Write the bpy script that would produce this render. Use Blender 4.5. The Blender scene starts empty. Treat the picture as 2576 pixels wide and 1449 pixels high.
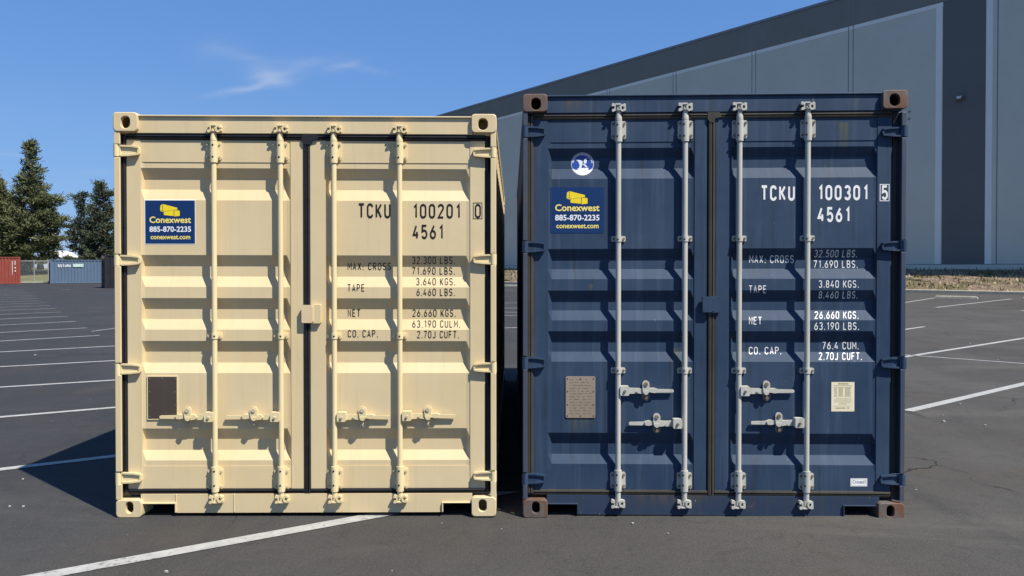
import bpy, bmesh, math, random
from mathutils import Vector, Matrix
random.seed(7)
R = math.radians
sc = bpy.context.scene
COL = sc.collection

# ------------------------------------------------------------------ camera
IMW, IMH, FPX = 2576.0, 1449.0, 1940.0      # measuring grid of the photograph
CAMH, HOR = 1.60, 672.0
PITCH = R(0.7)
SHIFT = -((IMH / 2 - HOR) - FPX * math.tan(PITCH)) / IMW
cam_d = bpy.data.cameras.new('camera')
cam_d.sensor_width = 36.0
cam_d.lens = FPX / IMW * 36.0
cam_d.shift_y = SHIFT
cam_d.clip_start, cam_d.clip_end = 0.05, 6000
cam = bpy.data.objects.new('camera', cam_d)
COL.objects.link(cam)
cam.location = (0, 0, CAMH)
cam.rotation_euler = (R(90) - PITCH, 0, 0)
sc.camera = cam

# ------------------------------------------------------------------ light
SUN_TO = Vector((1.32, -1.13, 2.42)).normalized()
SUN_EL = math.asin(SUN_TO.z)
SUN_ROT = math.atan2(SUN_TO.x, SUN_TO.y)
SKY_STRENGTH, SUN_STRENGTH, EXPOSURE = 0.076, 4.6, 0.66
sun_d = bpy.data.lights.new('sun', 'SUN')
sun_d.energy, sun_d.angle, sun_d.color = SUN_STRENGTH, R(0.53), (1.0, 0.95, 0.86)
sun = bpy.data.objects.new('sun', sun_d)
COL.objects.link(sun)
sun.location = SUN_TO * 60
sun.rotation_euler = SUN_TO.to_track_quat('Z', 'Y').to_euler()
sc.view_settings.view_transform = 'Standard'
sc.view_settings.look = 'None'
sc.view_settings.gamma = 1.0
sc.view_settings.exposure = EXPOSURE


class NT:
    """small helper to write node trees"""
    def __init__(s, tree):
        s.t = tree

    def n(s, kind, **kw):
        nd = s.t.nodes.new(kind)
        for k, v in kw.items():
            setattr(nd, k, v)
        return nd

    def put(s, sock, v):
        if isinstance(v, bpy.types.NodeSocket):
            s.t.links.new(v, sock)
        else:
            sock.default_value = v

    def math(s, op, a, b=0.0, c=None, clamp=False):
        nd = s.n('ShaderNodeMath', operation=op, use_clamp=clamp)
        s.put(nd.inputs[0], a)
        s.put(nd.inputs[1], b)
        if c is not None:
            s.put(nd.inputs[2], c)
        return nd.outputs[0]

    def mix(s, f, a, b, blend='MIX'):
        nd = s.n('ShaderNodeMix', data_type='RGBA', blend_type=blend)
        s.put(nd.inputs[0], f)
        for i, v in ((6, a), (7, b)):
            if not isinstance(v, bpy.types.NodeSocket) and len(v) == 3:
                v = (*v, 1)
            s.put(nd.inputs[i], v)
        return nd.outputs[2]

    def ramp(s, f, a, b):
        nd = s.n('ShaderNodeMapRange', clamp=True)
        s.put(nd.inputs[0], f)
        nd.inputs[1].default_value, nd.inputs[2].default_value = a, b
        return nd.outputs[0]

    def noise(s, vec, scale, detail=4, rough=0.6, dist=0.0):
        nd = s.n('ShaderNodeTexNoise')
        s.put(nd.inputs['Vector'], vec)
        nd.inputs['Scale'].default_value = scale
        nd.inputs['Detail'].default_value = detail
        nd.inputs['Roughness'].default_value = rough
        nd.inputs['Distortion'].default_value = dist
        return nd.outputs['Fac']

    def mapv(s, vec, scale=(1, 1, 1), loc=(0, 0, 0)):
        nd = s.n('ShaderNodeMapping')
        s.put(nd.inputs[0], vec)
        nd.inputs['Location'].default_value = loc
        nd.inputs['Scale'].default_value = scale
        return nd.outputs[0]

    def xyz(s, vec):
        nd = s.n('ShaderNodeSeparateXYZ')
        s.put(nd.inputs[0], vec)
        return nd.outputs

    def bump(s, h, strength, dist):
        nd = s.n('ShaderNodeBump')
        nd.inputs['Strength'].default_value = strength
        nd.inputs['Distance'].default_value = dist
        s.put(nd.inputs['Height'], h)
        return nd.outputs[0]


# ------------------------------------------------------------------ world
world = bpy.data.worlds.new('World')
sc.world = world
world.use_nodes = True
wt = NT(world.node_tree)
world.node_tree.nodes.clear()
sky = wt.n('ShaderNodeTexSky', sky_type='NISHITA', sun_disc=False)
sky.sun_elevation, sky.sun_rotation = SUN_EL, SUN_ROT
sky.altitude, sky.air_density, sky.dust_density, sky.ozone_density = 0, 1.0, 0.0, 3.0
gd = wt.n('ShaderNodeTexCoord').outputs['Generated']
dx, dy, dz = wt.xyz(gd)
yy = wt.math('MAXIMUM', dy, 0.05)
cu, cv = wt.math('DIVIDE', dx, yy), wt.math('DIVIDE', dz, yy)
cb = wt.n('ShaderNodeCombineXYZ')
wt.put(cb.inputs[0], cu)
wt.put(cb.inputs[1], cv)
wn1 = wt.noise(wt.mapv(cb.outputs[0], (9, 26, 1)), 1.0, 8, 0.65, 0.8)
wn2 = wt.noise(wt.mapv(cb.outputs[0], (5, 9, 1), (3, 1, 0)), 1.0, 3, 0.5)
wob = wt.math('MULTIPLY', wt.math('SUBTRACT', wn2, 0.5), 0.055)


def wisp(px, py, lx, ly, ang, amp):
    u0, v0 = (px - 1288) / FPX, (HOR - py) / FPX
    a = R(ang)
    du = wt.math('SUBTRACT', cu, u0)
    dv = wt.math('ADD', wt.math('SUBTRACT', cv, v0), wob)
    p = wt.math('ADD', wt.math('MULTIPLY', du, math.cos(a)), wt.math('MULTIPLY', dv, math.sin(a)))
    q = wt.math('SUBTRACT', wt.math('MULTIPLY', dv, math.cos(a)), wt.math('MULTIPLY', du, math.sin(a)))
    p, q = wt.math('MULTIPLY', p, FPX / lx), wt.math('MULTIPLY', q, FPX / ly)
    d2 = wt.math('ADD', wt.math('MULTIPLY', p, p), wt.math('MULTIPLY', q, q))
    return wt.math('MULTIPLY', wt.math('EXPONENT', wt.math('MULTIPLY', d2, -1.0)), amp)


cl = None
for a in ((672, 172, 50, 22, -18, .36), (610, 212, 95, 9, 19, .32), (690, 195, 70, 8, 10, .16), (650, 138, 105, 11, -8, .22),
          (560, 130, 70, 30, 0, .10), (770, 160, 90, 14, 6, .14), (868, 172, 46, 11, 8, .28), (930, 190, 60, 8, -14, .12),
          (30, 395, 60, 7, 2, .16), (250, 440, 60, 8, 2, .08), (300, 300, 260, 60, 4, .06), (-400, 330, 300, 40, 8, .3), (3000, 200, 400, 60, -6, .3)):
    w_ = wisp(*a)
    cl = w_ if cl is None else wt.math('ADD', cl, w_)
cl = wt.math('MULTIPLY', cl, wt.ramp(wn1, 0.26, 0.68))
cl = wt.math('MULTIPLY', cl, wt.math('GREATER_THAN', dy, 0.06), clamp=True)
sp = wt.n('ShaderNodeSeparateColor')
wt.put(sp.inputs[0], sky.outputs[0])
SKY_K, SKY_G = (0.83, 1.55, 3.35), (0.60, 0.48, 0.34)
cc = wt.n('ShaderNodeCombineColor')
for i in range(3):
    wt.put(cc.inputs[i], wt.math('MULTIPLY', wt.math('POWER', wt.math('MAXIMUM', sp.outputs[i], 0.001), SKY_G[i]), SKY_K[i]))
bg = wt.n('ShaderNodeBackground')
wt.put(bg.inputs[0], wt.mix(cl, cc.outputs[0], (5.6, 5.9, 6.6)))
bg.inputs[1].default_value = SKY_STRENGTH
wo = wt.n('ShaderNodeOutputWorld')
wt.put(wo.inputs[0], bg.outputs[0])

# ------------------------------------------------------------------ measuring
_f = Vector((0, math.cos(PITCH), -math.sin(PITCH)))
_u = Vector((0, math.sin(PITCH), math.cos(PITCH)))


def ray(px, py):
    return Vector((1, 0, 0)) * ((px - IMW / 2) / FPX) + _u * (((IMH / 2 - py) + SHIFT * IMW) / FPX) + _f


def on_y(px, py, Y):
    d = ray(px, py)
    return Vector((0, 0, CAMH)) + d * (Y / d.y)


def ground(px, py, z=0.0):
    d = ray(px, py)
    return Vector((0, 0, CAMH)) + d * ((z - CAMH) / d.z)


def at_depth(px, Y, z=0.0):
    return Vector(((px - IMW / 2) / FPX * Y, Y, z))


# ------------------------------------------------------------------ objects
def tag(o, label=None, cat=None, group=None, kind=None):
    if label:
        o['label'] = label
    if cat:
        o['category'] = cat
    if group:
        o['group'] = group
    if kind:
        o['kind'] = kind
    return o


def thing(name, label, cat, loc=(0, 0, 0), rz=0.0, group=None):
    o = bpy.data.objects.new(name, None)
    o.empty_display_size = 0.2
    COL.objects.link(o)
    o.location = loc
    o.rotation_euler = (0, 0, rz)
    return tag(o, label, cat, group)


class MB:
    def __init__(s, org=(0, 0, 0)):
        s.v, s.f, s.m, s.sm = [], [], [], []
        s.org = Vector(org)

    def add(s, vs, fs, m=0, smooth=False):
        b = len(s.v)
        s.v += [Vector(p) - s.org for p in vs]
        for f in fs:
            s.f.append([b + i for i in f])
            s.m.append(m)
            s.sm.append(smooth)

    def hexa(s, a, b, m=0):
        """two quads of four points, joined"""
        s.add(list(a) + list(b), [(0, 1, 2, 3), (7, 6, 5, 4), (0, 4, 5, 1), (1, 5, 6, 2), (2, 6, 7, 3), (3, 7, 4, 0)], m)

    def box(s, x0, x1, y0, y1, z0, z1, m=0):
        s.hexa([(x0, y0, z0), (x1, y0, z0), (x1, y0, z1), (x0, y0, z1)], [(x0, y1, z0), (x1, y1, z0), (x1, y1, z1), (x0, y1, z1)], m)

    def prism(s, front, back, m=0, smooth=False):
        n = len(front)
        s.add(list(front) + list(back), [tuple(range(n)), tuple(reversed(range(n, 2 * n)))], m)
        s.add(list(front) + list(back), [(i, (i + 1) % n, n + (i + 1) % n, n + i) for i in range(n)], m, smooth)

    def cyl(s, p0, p1, r0, r1=None, seg=16, m=0, smooth=True):
        r1 = r0 if r1 is None else r1
        p0, p1 = Vector(p0), Vector(p1)
        ax = (p1 - p0).normalized()
        t = ax.orthogonal().normalized()
        q = ax.cross(t)
        a = [p0 + (t * math.cos(2 * math.pi * i / seg) + q * math.sin(2 * math.pi * i / seg)) * r0 for i in range(seg)]
        b = [p1 + (t * math.cos(2 * math.pi * i / seg) + q * math.sin(2 * math.pi * i / seg)) * r1 for i in range(seg)]
        s.add(a + b, [(i, (i + 1) % seg, seg + (i + 1) % seg, seg + i) for i in range(seg)], m, smooth)
        s.add(a, [tuple(reversed(range(seg)))], m)
        s.add(b, [tuple(range(seg))], m)

    def build(s, name, mats, parent=None, bevel=0.0, weld=False, loc=None):
        me = bpy.data.meshes.new(name)
        me.from_pydata([tuple(p) for p in s.v], [], s.f)
        if not isinstance(mats, (list, tuple)):
            mats = [mats]
        for k in mats:
            me.materials.append(k)
        for p, mi, sm in zip(me.polygons, s.m, s.sm):
            p.material_index = mi
            p.use_smooth = sm
        bm = bmesh.new()
        bm.from_mesh(me)
        if weld:
            bmesh.ops.remove_doubles(bm, verts=bm.verts, dist=1e-5)
        bmesh.ops.recalc_face_normals(bm, faces=bm.faces)
        bm.to_mesh(me)
        bm.free()
        o = bpy.data.objects.new(name, me)
        COL.objects.link(o)
        if parent:
            o.parent = parent
        if loc is not None:
            o.location = loc
        if bevel:
            b = o.modifiers.new('bevel', 'BEVEL')
            b.width, b.segments, b.limit_method, b.angle_limit = bevel, 2, 'ANGLE', R(40)
        return o


# ------------------------------------------------------------------ materials
def base_mat(name, rough=0.5, spec=0.5, metal=0.0):
    m = bpy.data.materials.new(name)
    m.use_nodes = True
    t = NT(m.node_tree)
    b = m.node_tree.nodes['Principled BSDF']
    b.inputs['Roughness'].default_value = rough
    b.inputs['Metallic'].default_value = metal
    b.inputs['Specular IOR Level'].default_value = spec
    co = t.n('ShaderNodeTexCoord').outputs['Object']
    return m, t, b, co


def simple(name, col, rough=0.5, var=0.18, scale=6.0, bump=0.0, bscale=120.0, spec=0.4, metal=0.0):
    m, t, b, co = base_mat(name, rough, spec, metal)
    n = t.noise(co, scale, 5, 0.6)
    lo = tuple(c * (1 - var) for c in col)
    hi = tuple(min(1, c * (1 + var)) for c in col)
    t.put(b.inputs['Base Color'], t.mix(t.ramp(n, .3, .7), lo, hi))
    if bump:
        t.put(b.inputs['Normal'], t.bump(t.noise(co, bscale, 3, 0.6), bump, 0.01))
    return m


def painted_steel(name, col, fade, grime, rough=0.45, streak=0.3, rust=0.0, rustcol=(.16, .065, .03), dent=0.12, chips=0.0, stains=()):
    """container paint: slow fading, vertical wash marks, fine dirt, rust freckles, placed stains"""
    m, t, b, co = base_mat(name, rough, 0.22)
    big = t.noise(co, 1.3, 5, 0.6)
    c = t.mix(t.math('MULTIPLY', t.ramp(big, .35, .75), .55), col, fade)
    st = t.noise(t.mapv(co, (16, 3, .8)), 1.0, 5, 0.62)
    c = t.mix(t.math('MULTIPLY', t.ramp(st, .52, .78), streak), c, fade)
    st2 = t.noise(t.mapv(co, (24, 4, 1.4), (5, 2, 1)), 1.0, 5, 0.65)
    c = t.mix(t.math('MULTIPLY', t.ramp(st2, .55, .80), streak), c, grime)
    fine = t.noise(co, 55, 4, 0.7)
    c = t.mix(t.math('MULTIPLY', t.ramp(fine, .60, .80), .22 * (streak + .25)), c, grime)
    if chips:
        ch = t.noise(t.mapv(co, (70, 20, 13), (1, 7, 4)), 1.0, 2, 0.5)
        c = t.mix(t.math('MULTIPLY', t.ramp(ch, .755, .80), chips), c, (.30, .32, .34))
    if rust:
        r1 = t.noise(co, 7.0, 8, 0.72)
        c = t.mix(t.math('MULTIPLY', t.ramp(r1, .74 - .22 * rust, .80 - .16 * rust), .85), c, rustcol)
    X, Y, Z = t.xyz(co)
    for (x0, hw, ztop, zlen, scol, amt) in stains:
        nz = t.noise(t.mapv(co, (30, 1, 2.2)), 1.0, 3, 0.6)
        fx = t.ramp(t.math('ABSOLUTE', t.math('SUBTRACT', X, x0)), hw, hw * .35)
        dzz = t.math('SUBTRACT', ztop, Z)
        fz = t.math('MULTIPLY', t.math('GREATER_THAN', dzz, 0.0), t.ramp(dzz, zlen, 0.0))
        f = t.math('MULTIPLY', t.math('MULTIPLY', fx, fz), t.ramp(nz, .30, .62))
        c = t.mix(t.math('MULTIPLY', f, amt, clamp=True), c, scol)
    t.put(b.inputs['Base Color'], c)
    t.put(b.inputs['Roughness'], t.math('ADD', rough - .08, t.math('MULTIPLY', big, .18)))
    if dent:
        d = t.math('ADD', t.noise(co, 3.2, 2, 0.5), t.math('MULTIPLY', fine, .05))
        t.put(b.inputs['Normal'], t.bump(d, dent, 0.03))
    return m


M = {}
M['cream'] = painted_steel('cream_paint', (.61, .480, .272), (.66, .55, .35), (.44, .34, .18), 0.5, .34, 0, dent=.10)
M['cream_rod'] = painted_steel('cream_rod_paint', (.66, .54, .30), (.70, .59, .36), (.5, .39, .21), 0.42, .12, 0, dent=.05)
M['black_rubber'] = simple('black_rubber', (.012, .012, .013), .55, .3, 12, .12, 60)
M['void'] = simple('hollow_dark', (.008, .008, .008), .9, .1)
M['plate_dark'] = painted_steel('bronzed_plate', (.060, .047, .038), (.085, .068, .055), (.035, .028, .024), .5, .35, .15, dent=.2)
M['plate_rivet'] = simple('plate_rivet', (.12, .10, .085), .45, .2, 40)
M['cream_bolt'] = simple('cream_bolt', (.50, .42, .28), .45, .2, 40)


def lab(r, g, b):
    f = lambda c: (c / 255 / 12.92) if c / 255 <= .04045 else ((c / 255 + .055) / 1.055) ** 2.4
    return (f(r), f(g), f(b))


M['sign_blue'] = simple('sign_blue', (.005, .028, .105), .35, .08, 5)
M['sign_white'] = simple('sign_white', (.78, .78, .77), .4, .04, 20)
M['sign_gold'] = simple('sign_gold', (.80, .60, .015), .4, .05, 20)
M['sign_yellow'] = simple('sign_yellow', (.82, .68, .16), .4, .05, 20)
M['letter_black'] = simple('letter_black', (.014, .010, .009), .5, .3, 30)
M['letter_white'] = simple('letter_white', (.74, .74, .71), .5, .08, 30)

# ------------------------------------------------------------------ ground and setting
def asphalt():
    m, t, b, co = base_mat('asphalt', .9, .25)
    big = t.noise(co, .11, 5, .6)
    mid = t.noise(t.mapv(co, (1, .55, 1)), .9, 6, .65)
    sweep = t.noise(t.mapv(co, (2.2, .5, 1), (3, 9, 0)), .6, 6, .7, .6)
    fine = t.noise(co, 70, 4, .75)
    X, Y, Z = t.xyz(co)
    edge = t.math('ADD', t.math('ADD', t.math('MULTIPLY', Y, .30), t.math('MULTIPLY', X, -.22)), t.math('MULTIPLY', mid, 1.6))
    sealed = t.math('MULTIPLY', t.ramp(edge, 1.7, 3.6), t.ramp(X, 4.5, -.5))
    older = t.mix(t.ramp(big, .32, .68), (.050, .047, .042), (.068, .064, .058))
    newer = t.mix(t.ramp(big, .32, .68), (.024, .026, .029), (.034, .035, .037))
    c = t.mix(sealed, older, newer)
    c = t.mix(t.math('MULTIPLY', t.ramp(mid, .42, .72), .75), c, t.mix(sealed, (.088, .082, .073), (.044, .044, .044)))
    c = t.mix(t.math('MULTIPLY', t.ramp(sweep, .55, .72), .5), c, (.026, .026, .028))
    c = t.mix(t.math('MULTIPLY', t.ramp(fine, .52, .80), .65), c, (.105, .100, .092))
    c = t.mix(t.math('MULTIPLY', t.ramp(fine, .46, .25), .65), c, (.016, .016, .017))
    dust = t.noise(t.mapv(co, (.22, .9, 1), (7, 3, 0)), .9, 6, .68, .5)
    c = t.mix(t.math('MULTIPLY', t.ramp(dust, .56, .74), t.math('SUBTRACT', .62, t.math('MULTIPLY', sealed, .45))), c, (.112, .104, .090))
    rubber = t.noise(t.mapv(co, (.16, 1.7, 1), (1, 8, 0)), 1.0, 5, .6, .3)
    c = t.mix(t.math('MULTIPLY', t.ramp(rubber, .60, .76), .55), c, (.022, .022, .024))
    tint = t.noise(co, .8, 4, .65)
    c = t.mix(t.math('MULTIPLY', t.ramp(tint, .54, .70), .28), c, (.088, .066, .045))
    swirl = t.noise(co, 6.5, 5, .7, 1.2)
    c = t.mix(t.math('MULTIPLY', t.ramp(swirl, .54, .72), .35), c, (.022, .022, .022))
    oil = t.noise(t.mapv(co, (1, 1, 1), (11, 5, 0)), .75, 3, .5, .8)
    c = t.mix(t.math('MULTIPLY', t.ramp(oil, .69, .74), .5), c, (.018, .018, .018))
    v = t.n('ShaderNodeTexVoronoi', feature='F1')
    t.put(v.inputs['Vector'], co)
    v.inputs['Scale'].default_value = 95
    grit = t.math('LESS_THAN', v.outputs['Distance'], .17)
    c = t.mix(t.math('MULTIPLY', grit, .5), c, (.15, .145, .135))
    v2 = t.n('ShaderNodeTexVoronoi', feature='F1')
    t.put(v2.inputs['Vector'], co)
    v2.inputs['Scale'].default_value = 3.1
    dots = t.math('LESS_THAN', v2.outputs['Distance'], .022)
    c = t.mix(t.math('MULTIPLY', dots, .9), c, (.40, .39, .36))
    dn = t.n('ShaderNodeTexNoise')
    t.put(dn.inputs['Vector'], co)
    dn.inputs['Scale'].default_value = 2.2
    dn.inputs['Detail'].default_value = 6
    wv = t.n('ShaderNodeVectorMath', operation='MULTIPLY_ADD')
    t.put(wv.inputs[0], dn.outputs['Color'])
    wv.inputs[1].default_value = (.55, .55, 0)
    t.put(wv.inputs[2], co)
    vc = t.n('ShaderNodeTexVoronoi', feature='DISTANCE_TO_EDGE')
    t.put(vc.inputs['Vector'], wv.outputs[0])
    vc.inputs['Scale'].default_value = .42
    crack = t.math('MULTIPLY', t.math('LESS_THAN', vc.outputs['Distance'], .0024), t.ramp(t.noise(co, .5, 3, .6), .50, .60))
    c = t.mix(t.math('MULTIPLY', crack, .75), c, (.010, .010, .010))
    t.put(b.inputs['Base Color'], c)
    h = t.math('ADD', fine, t.math('MULTIPLY', t.noise(co, 14, 4, .6), .9))
    h = t.math('SUBTRACT', h, t.math('MULTIPLY', crack, .8))
    t.put(b.inputs['Normal'], t.bump(h, .55, .012))
    return m


def worn_white():
    m, t, b, co = base_mat('worn_line_paint', .75, .3)
    n1 = t.noise(co, 26, 6, .75)
    n2 = t.noise(co, 2.0, 3, .6)
    wear = t.ramp(t.math('ADD', n1, t.math('MULTIPLY', n2, .35)), .735, .87)
    c = t.mix(t.ramp(t.noise(co, 9, 4, .6), .3, .7), (.30, .297, .28), (.40, .396, .375))
    c = t.mix(t.math('MULTIPLY', wear, .85), c, (.07, .07, .068))
    t.put(b.inputs['Base Color'], c)
    t.put(b.inputs['Normal'], t.bump(n1, .5, .008))
    return m


M['asphalt'] = asphalt()
M['line'] = worn_white()
M['concrete'] = simple('concrete', (.36, .32, .25), .85, .22, 5, .3, 60)
M['kerb'] = simple('kerb_concrete', (.40, .345, .25), .85, .16, 3, .3, 60)
M['field'] = simple('dry_field_grass', (.13, .125, .05), .95, .4, .9, .5, 12)


def sheet(name, pts, mat, **kw):
    b = MB()
    b.add(pts, [tuple(range(len(pts)))])
    return b.build(name, mat, **kw)


tag(sheet('asphalt_ground', [(-1500, -60, 0), (1500, -60, 0), (1500, 2500, 0), (-1500, 2500, 0)], M['asphalt']), kind='structure')

# painted lines
lines = MB()


def gline(a, b, w=.10, z=.004):
    a, b = Vector(a), Vector(b)
    d = (b - a)
    d.z = 0
    d.normalize()
    n = Vector((-d.y, d.x, 0)) * w / 2
    k = max(1, int((b - a).length / .5))
    vs, fs = [], []
    for i in range(k + 1):
        p = a.lerp(b, i / k)
        j1, j2 = random.uniform(-.004, .004), random.uniform(-.004, .004)
        vs += [p + n * (1 + j1 / w), p - n * (1 + j2 / w)]
    for v in vs:
        v.z = z
    lines.add(vs, [(2 * i, 2 * i + 1, 2 * i + 3, 2 * i + 2) for i in range(k)])


def pxline(x0, y0, x1, y1, w=.10, ext0=0.0, ext1=0.0, z=.004):
    a, b = ground(x0, y0), ground(x1, y1)
    d = (b - a).normalized()
    gline(a - d * ext0, b + d * ext1, w, z)


S8 = .42236
row = [(1130, 690, 1050), (818, 690, 760), (640, 690, 597), (518, 690, 481), (430, 690, 394), (365, 593, 331), (314, 517, 286), (270, 454, 247)]
ends = [ground(S8 * x, 704.2 + S8 * y) for (_, x, y) in row]
for i, (y0, x1, y1) in enumerate(row):
    pxline(0, 704.2 + S8 * y0, S8 * x1, 704.2 + S8 * y1, .10, 2.2, 1.6 if i < 5 else 0)
e6, e8 = ends[5], ends[7]
step = (e8 - e6) / 2
ldir = (ground(0, 704.2 + S8 * 314) - ends[6]).normalized()
for k in range(1, 15):
    e = e8 + step * k
    gline(e, e + ldir * 12, .10)
pxline(S8 * 545, 704.2 + S8 * 307, S8 * 690, 704.2 + S8 * 288, .07)
pxline(S8 * 360, 704.2 + S8 * 60, S8 * 420, 704.2 + S8 * 57, .10)
# stripe under the cream container
u0, u1 = ground(64, 1449), ground(922.6, 1294)
w0, w1 = ground(161, 1449), ground(1003, 1294)
lines.add([u0 + (u0 - u1) * .35 + Vector((0, 0, .004)), w0 + (w0 - w1) * .35 + Vector((0, 0, .004)), w1 + (w1 - w0) * .5 + Vector((0, 0, .004)), u1 + (u1 - u0) * .5 + Vector((0, 0, .004))], [(0, 1, 2, 3)])
# right lot
for (x0, y0, x1, y1, w, e0, e1) in ((2284, 1034, 2576, 966, .12, 0, 3), (2270, 899, 2576, 851, .11, 1.5, 4), (2270, 892.5, 2576, 915, .07, 2, 4),
                                    (2200, 840, 2325, 822, .11, 1, 0), (2355, 773.5, 2545, 752, .13, 0, 0), (2200, 773, 2362, 748, .12, 0, 0), (2570, 782, 2700, 768, .12, 0, 0)):
    pxline(x0, y0, x1, y1, w, e0, e1)
for (y0, y1) in ((826, 824), (794, 793), (785, 786), (776, 775), (763, 762), (733, 732), (729, 728)):
    pxline(1240, y0, 1320, y1, .12, 1, 1)
tag(lines.build('parking_lines', M['line']), kind='structure')

# sloped grass field beyond the fence
fd = MB()
nx, ny = 24, 8
for j in range(ny + 1):
    for i in range(nx + 1):
        t_ = j / ny
        x = -110 + 110 * i / nx
        y = 78.5 + 34 * t_ + (x + 45) * .6 * (1 - t_) * 0.55
        fd.v.append(Vector((x, y, -.02 + 1.45 * min(1, t_ * 2.2) + random.uniform(-.03, .03))))
for j in range(ny):
    for i in range(nx):
        a = j * (nx + 1) + i
        fd.f.append([a, a + 1, a + nx + 2, a + nx + 1])
        fd.m.append(0)
        fd.sm.append(True)
tag(fd.build('grass_field', M['field']), kind='structure')

# ------------------------------------------------------------------ stroke lettering
LW = .46
_r = LW / 2


def arc(cx, cy, rx, ry, a0, a1, n=10):
    return [(cx + rx * math.cos(R(a0 + (a1 - a0) * i / n)), cy + ry * math.sin(R(a0 + (a1 - a0) * i / n))) for i in range(n + 1)]


def ell(cx, cy, rx, ry):
    return arc(cx, cy, rx, ry, 0, 360, 20)[:-1] + ['closed']


G = {
    '0': [arc(_r, 1 - _r, _r, _r, 0, 180) + arc(_r, _r, _r, _r, 180, 360) + ['closed']],
    '1': [[(.10, .80), (.28, 1), (.28, 0)]],
    '2': [arc(_r, 1 - _r, _r, _r, 170, -25) + [(0, 0), (LW, 0)]],
    '3': [arc(_r, .76, _r * .94, .24, 155, -62)+ [(_r + .02, .50)], [(_r - .02, .50), (_r + .06, .505)] + arc(_r, .26, _r, .26, 50, -155)],
    '4': [[(.28, 1), (0, .26), (LW, .26)], [(.35, .52), (.35, 0)]],
    '5': [[(LW * .94, 1), (.05, 1), (.03, .54)] + arc(_r, .31, _r, .31, 120, -155)],
    '6': [ell(_r, .29, _r, .29), [(.35, 1), (.20, .76), (.035, .42)]],
    '7': [[(0, 1), (LW, 1), (.14, 0)]],
    '8': [ell(_r, .76, .20, .24), ell(_r, .26, _r, .26)],
    '9': [ell(_r, .71, _r, .29), [(.11, 0), (.26, .24), (.425, .58)]],
    'A': [[(0, 0), (_r, 1), (LW, 0)], [(.08, .30), (LW - .08, .30)]],
    'B': [[(0, 0), (0, 1), (.2, 1)] + arc(.22, .76, .20, .24, 80, -80) + [(.05, .52)], [(.05, .50), (.2, .50)] + arc(.22, .25, .24, .25, 80, -90) + [(.0, .0)]],
    'C': [arc(_r, 1 - _r, _r, _r, 5, 180) + arc(_r, _r, _r, _r, 180, 355)],
    'E': [[(LW * .9, 1), (0, 1), (0, 0), (LW * .9, 0)], [(.06, .52), (LW * .8, .52)]],
    'F': [[(LW * .9, 1), (0, 1), (0, 0)], [(.06, .52), (LW * .8, .52)]],
    'G': [arc(_r, 1 - _r, _r, _r, 5, 180) + arc(_r, _r, _r, _r, 180, 360) + [(LW, .45), (.27, .45)]],
    'J': [[(.40, 1), (.40, .2)] + arc(.20, .20, .20, .20, 0, -160)],
    'K': [[(0, 1), (0, 0)], [(LW, 1), (.05, .40)], [(.16, .52), (LW, 0)]],
    'L': [[(0, 1), (0, 0), (LW * .85, 0)]],
    'M': [[(-.04, 0), (-.04, 1), (_r, .35), (LW + .04, 1), (LW + .04, 0)]],
    'N': [[(0, 0), (0, 1), (LW, 0), (LW, 1)]],
    'O': [arc(_r, 1 - _r, _r, _r, 0, 180) + arc(_r, _r, _r, _r, 180, 360) + ['closed']],
    'P': [[(0, 0), (0, 1), (.2, 1)] + arc(.22, .74, .24, .26, 80, -80) + [(.06, .48)]],
    'R': [[(0, 0), (0, 1), (.2, 1)] + arc(.22, .74, .24, .26, 80, -80) + [(.06, .48)], [(.22, .44), (LW, 0)]],
    'S': [arc(_r, .75, _r, .25, 25, 265) + arc(_r, .25, _r, .25, 85, -155)],
    'T': [[(-.02, 1), (LW + .02, 1)], [(_r, .94), (_r, 0)]],
    'U': [[(0, 1), (0, _r)] + arc(_r, _r, _r, _r, 180, 360) + [(LW, 1)]],
    'X': [[(0, 1), (LW, 0)], [(LW, 1), (0, 0)]],
    'W': [[(-.06, 1), (.08, 0), (_r, .7), (LW - .08, 0), (LW + .06, 1)]],
    '.': [[(.05, -.07), (.05, .09)]], ':': [[(.05, -.07), (.05, .09)], [(.05, .40), (.05, .56)]],
    '-': [[(.06, .45), (LW - .06, .45)]],
}


def stroke_mesh(poly, w):
    """a strip of quads w wide along a line of points"""
    closed = poly[-1] == 'closed'
    P = [Vector(p) for p in poly if p != 'closed']
    Q = [P[0]]
    for p in P[1:]:
        if (p - Q[-1]).length > 1e-4:
            Q.append(p)
    P = Q
    n = len(P)
    L, Rr = [], []
    for i in range(n):
        a = P[i - 1] if (i > 0 or closed) else None
        b = P[(i + 1) % n] if (i < n - 1 or closed) else None
        d1 = (P[i] - a).normalized() if a is not None else None
        d2 = (b - P[i]).normalized() if b is not None else None
        if d1 is None or d2 is None:
            d = d1 if d2 is None else d2
            nn, k = Vector((-d.y, d.x)), 1.0
        else:
            n1, n2 = Vector((-d1.y, d1.x)), Vector((-d2.y, d2.x))
            nn = (n1 + n2)
            nn = nn.normalized() if nn.length > 1e-3 else n1
            k = min(1.9, 1 / max(.35, nn.dot(n1)))
        L.append(P[i] + nn * w / 2 * k)
        Rr.append(P[i] - nn * w / 2 * k)
    fs = [(i, i + 1, n + i + 1, n + i) for i in range(n - 1)]
    if closed:
        fs.append((n - 1, 0, n, 2 * n - 1))
    return L + Rr, fs


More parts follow.
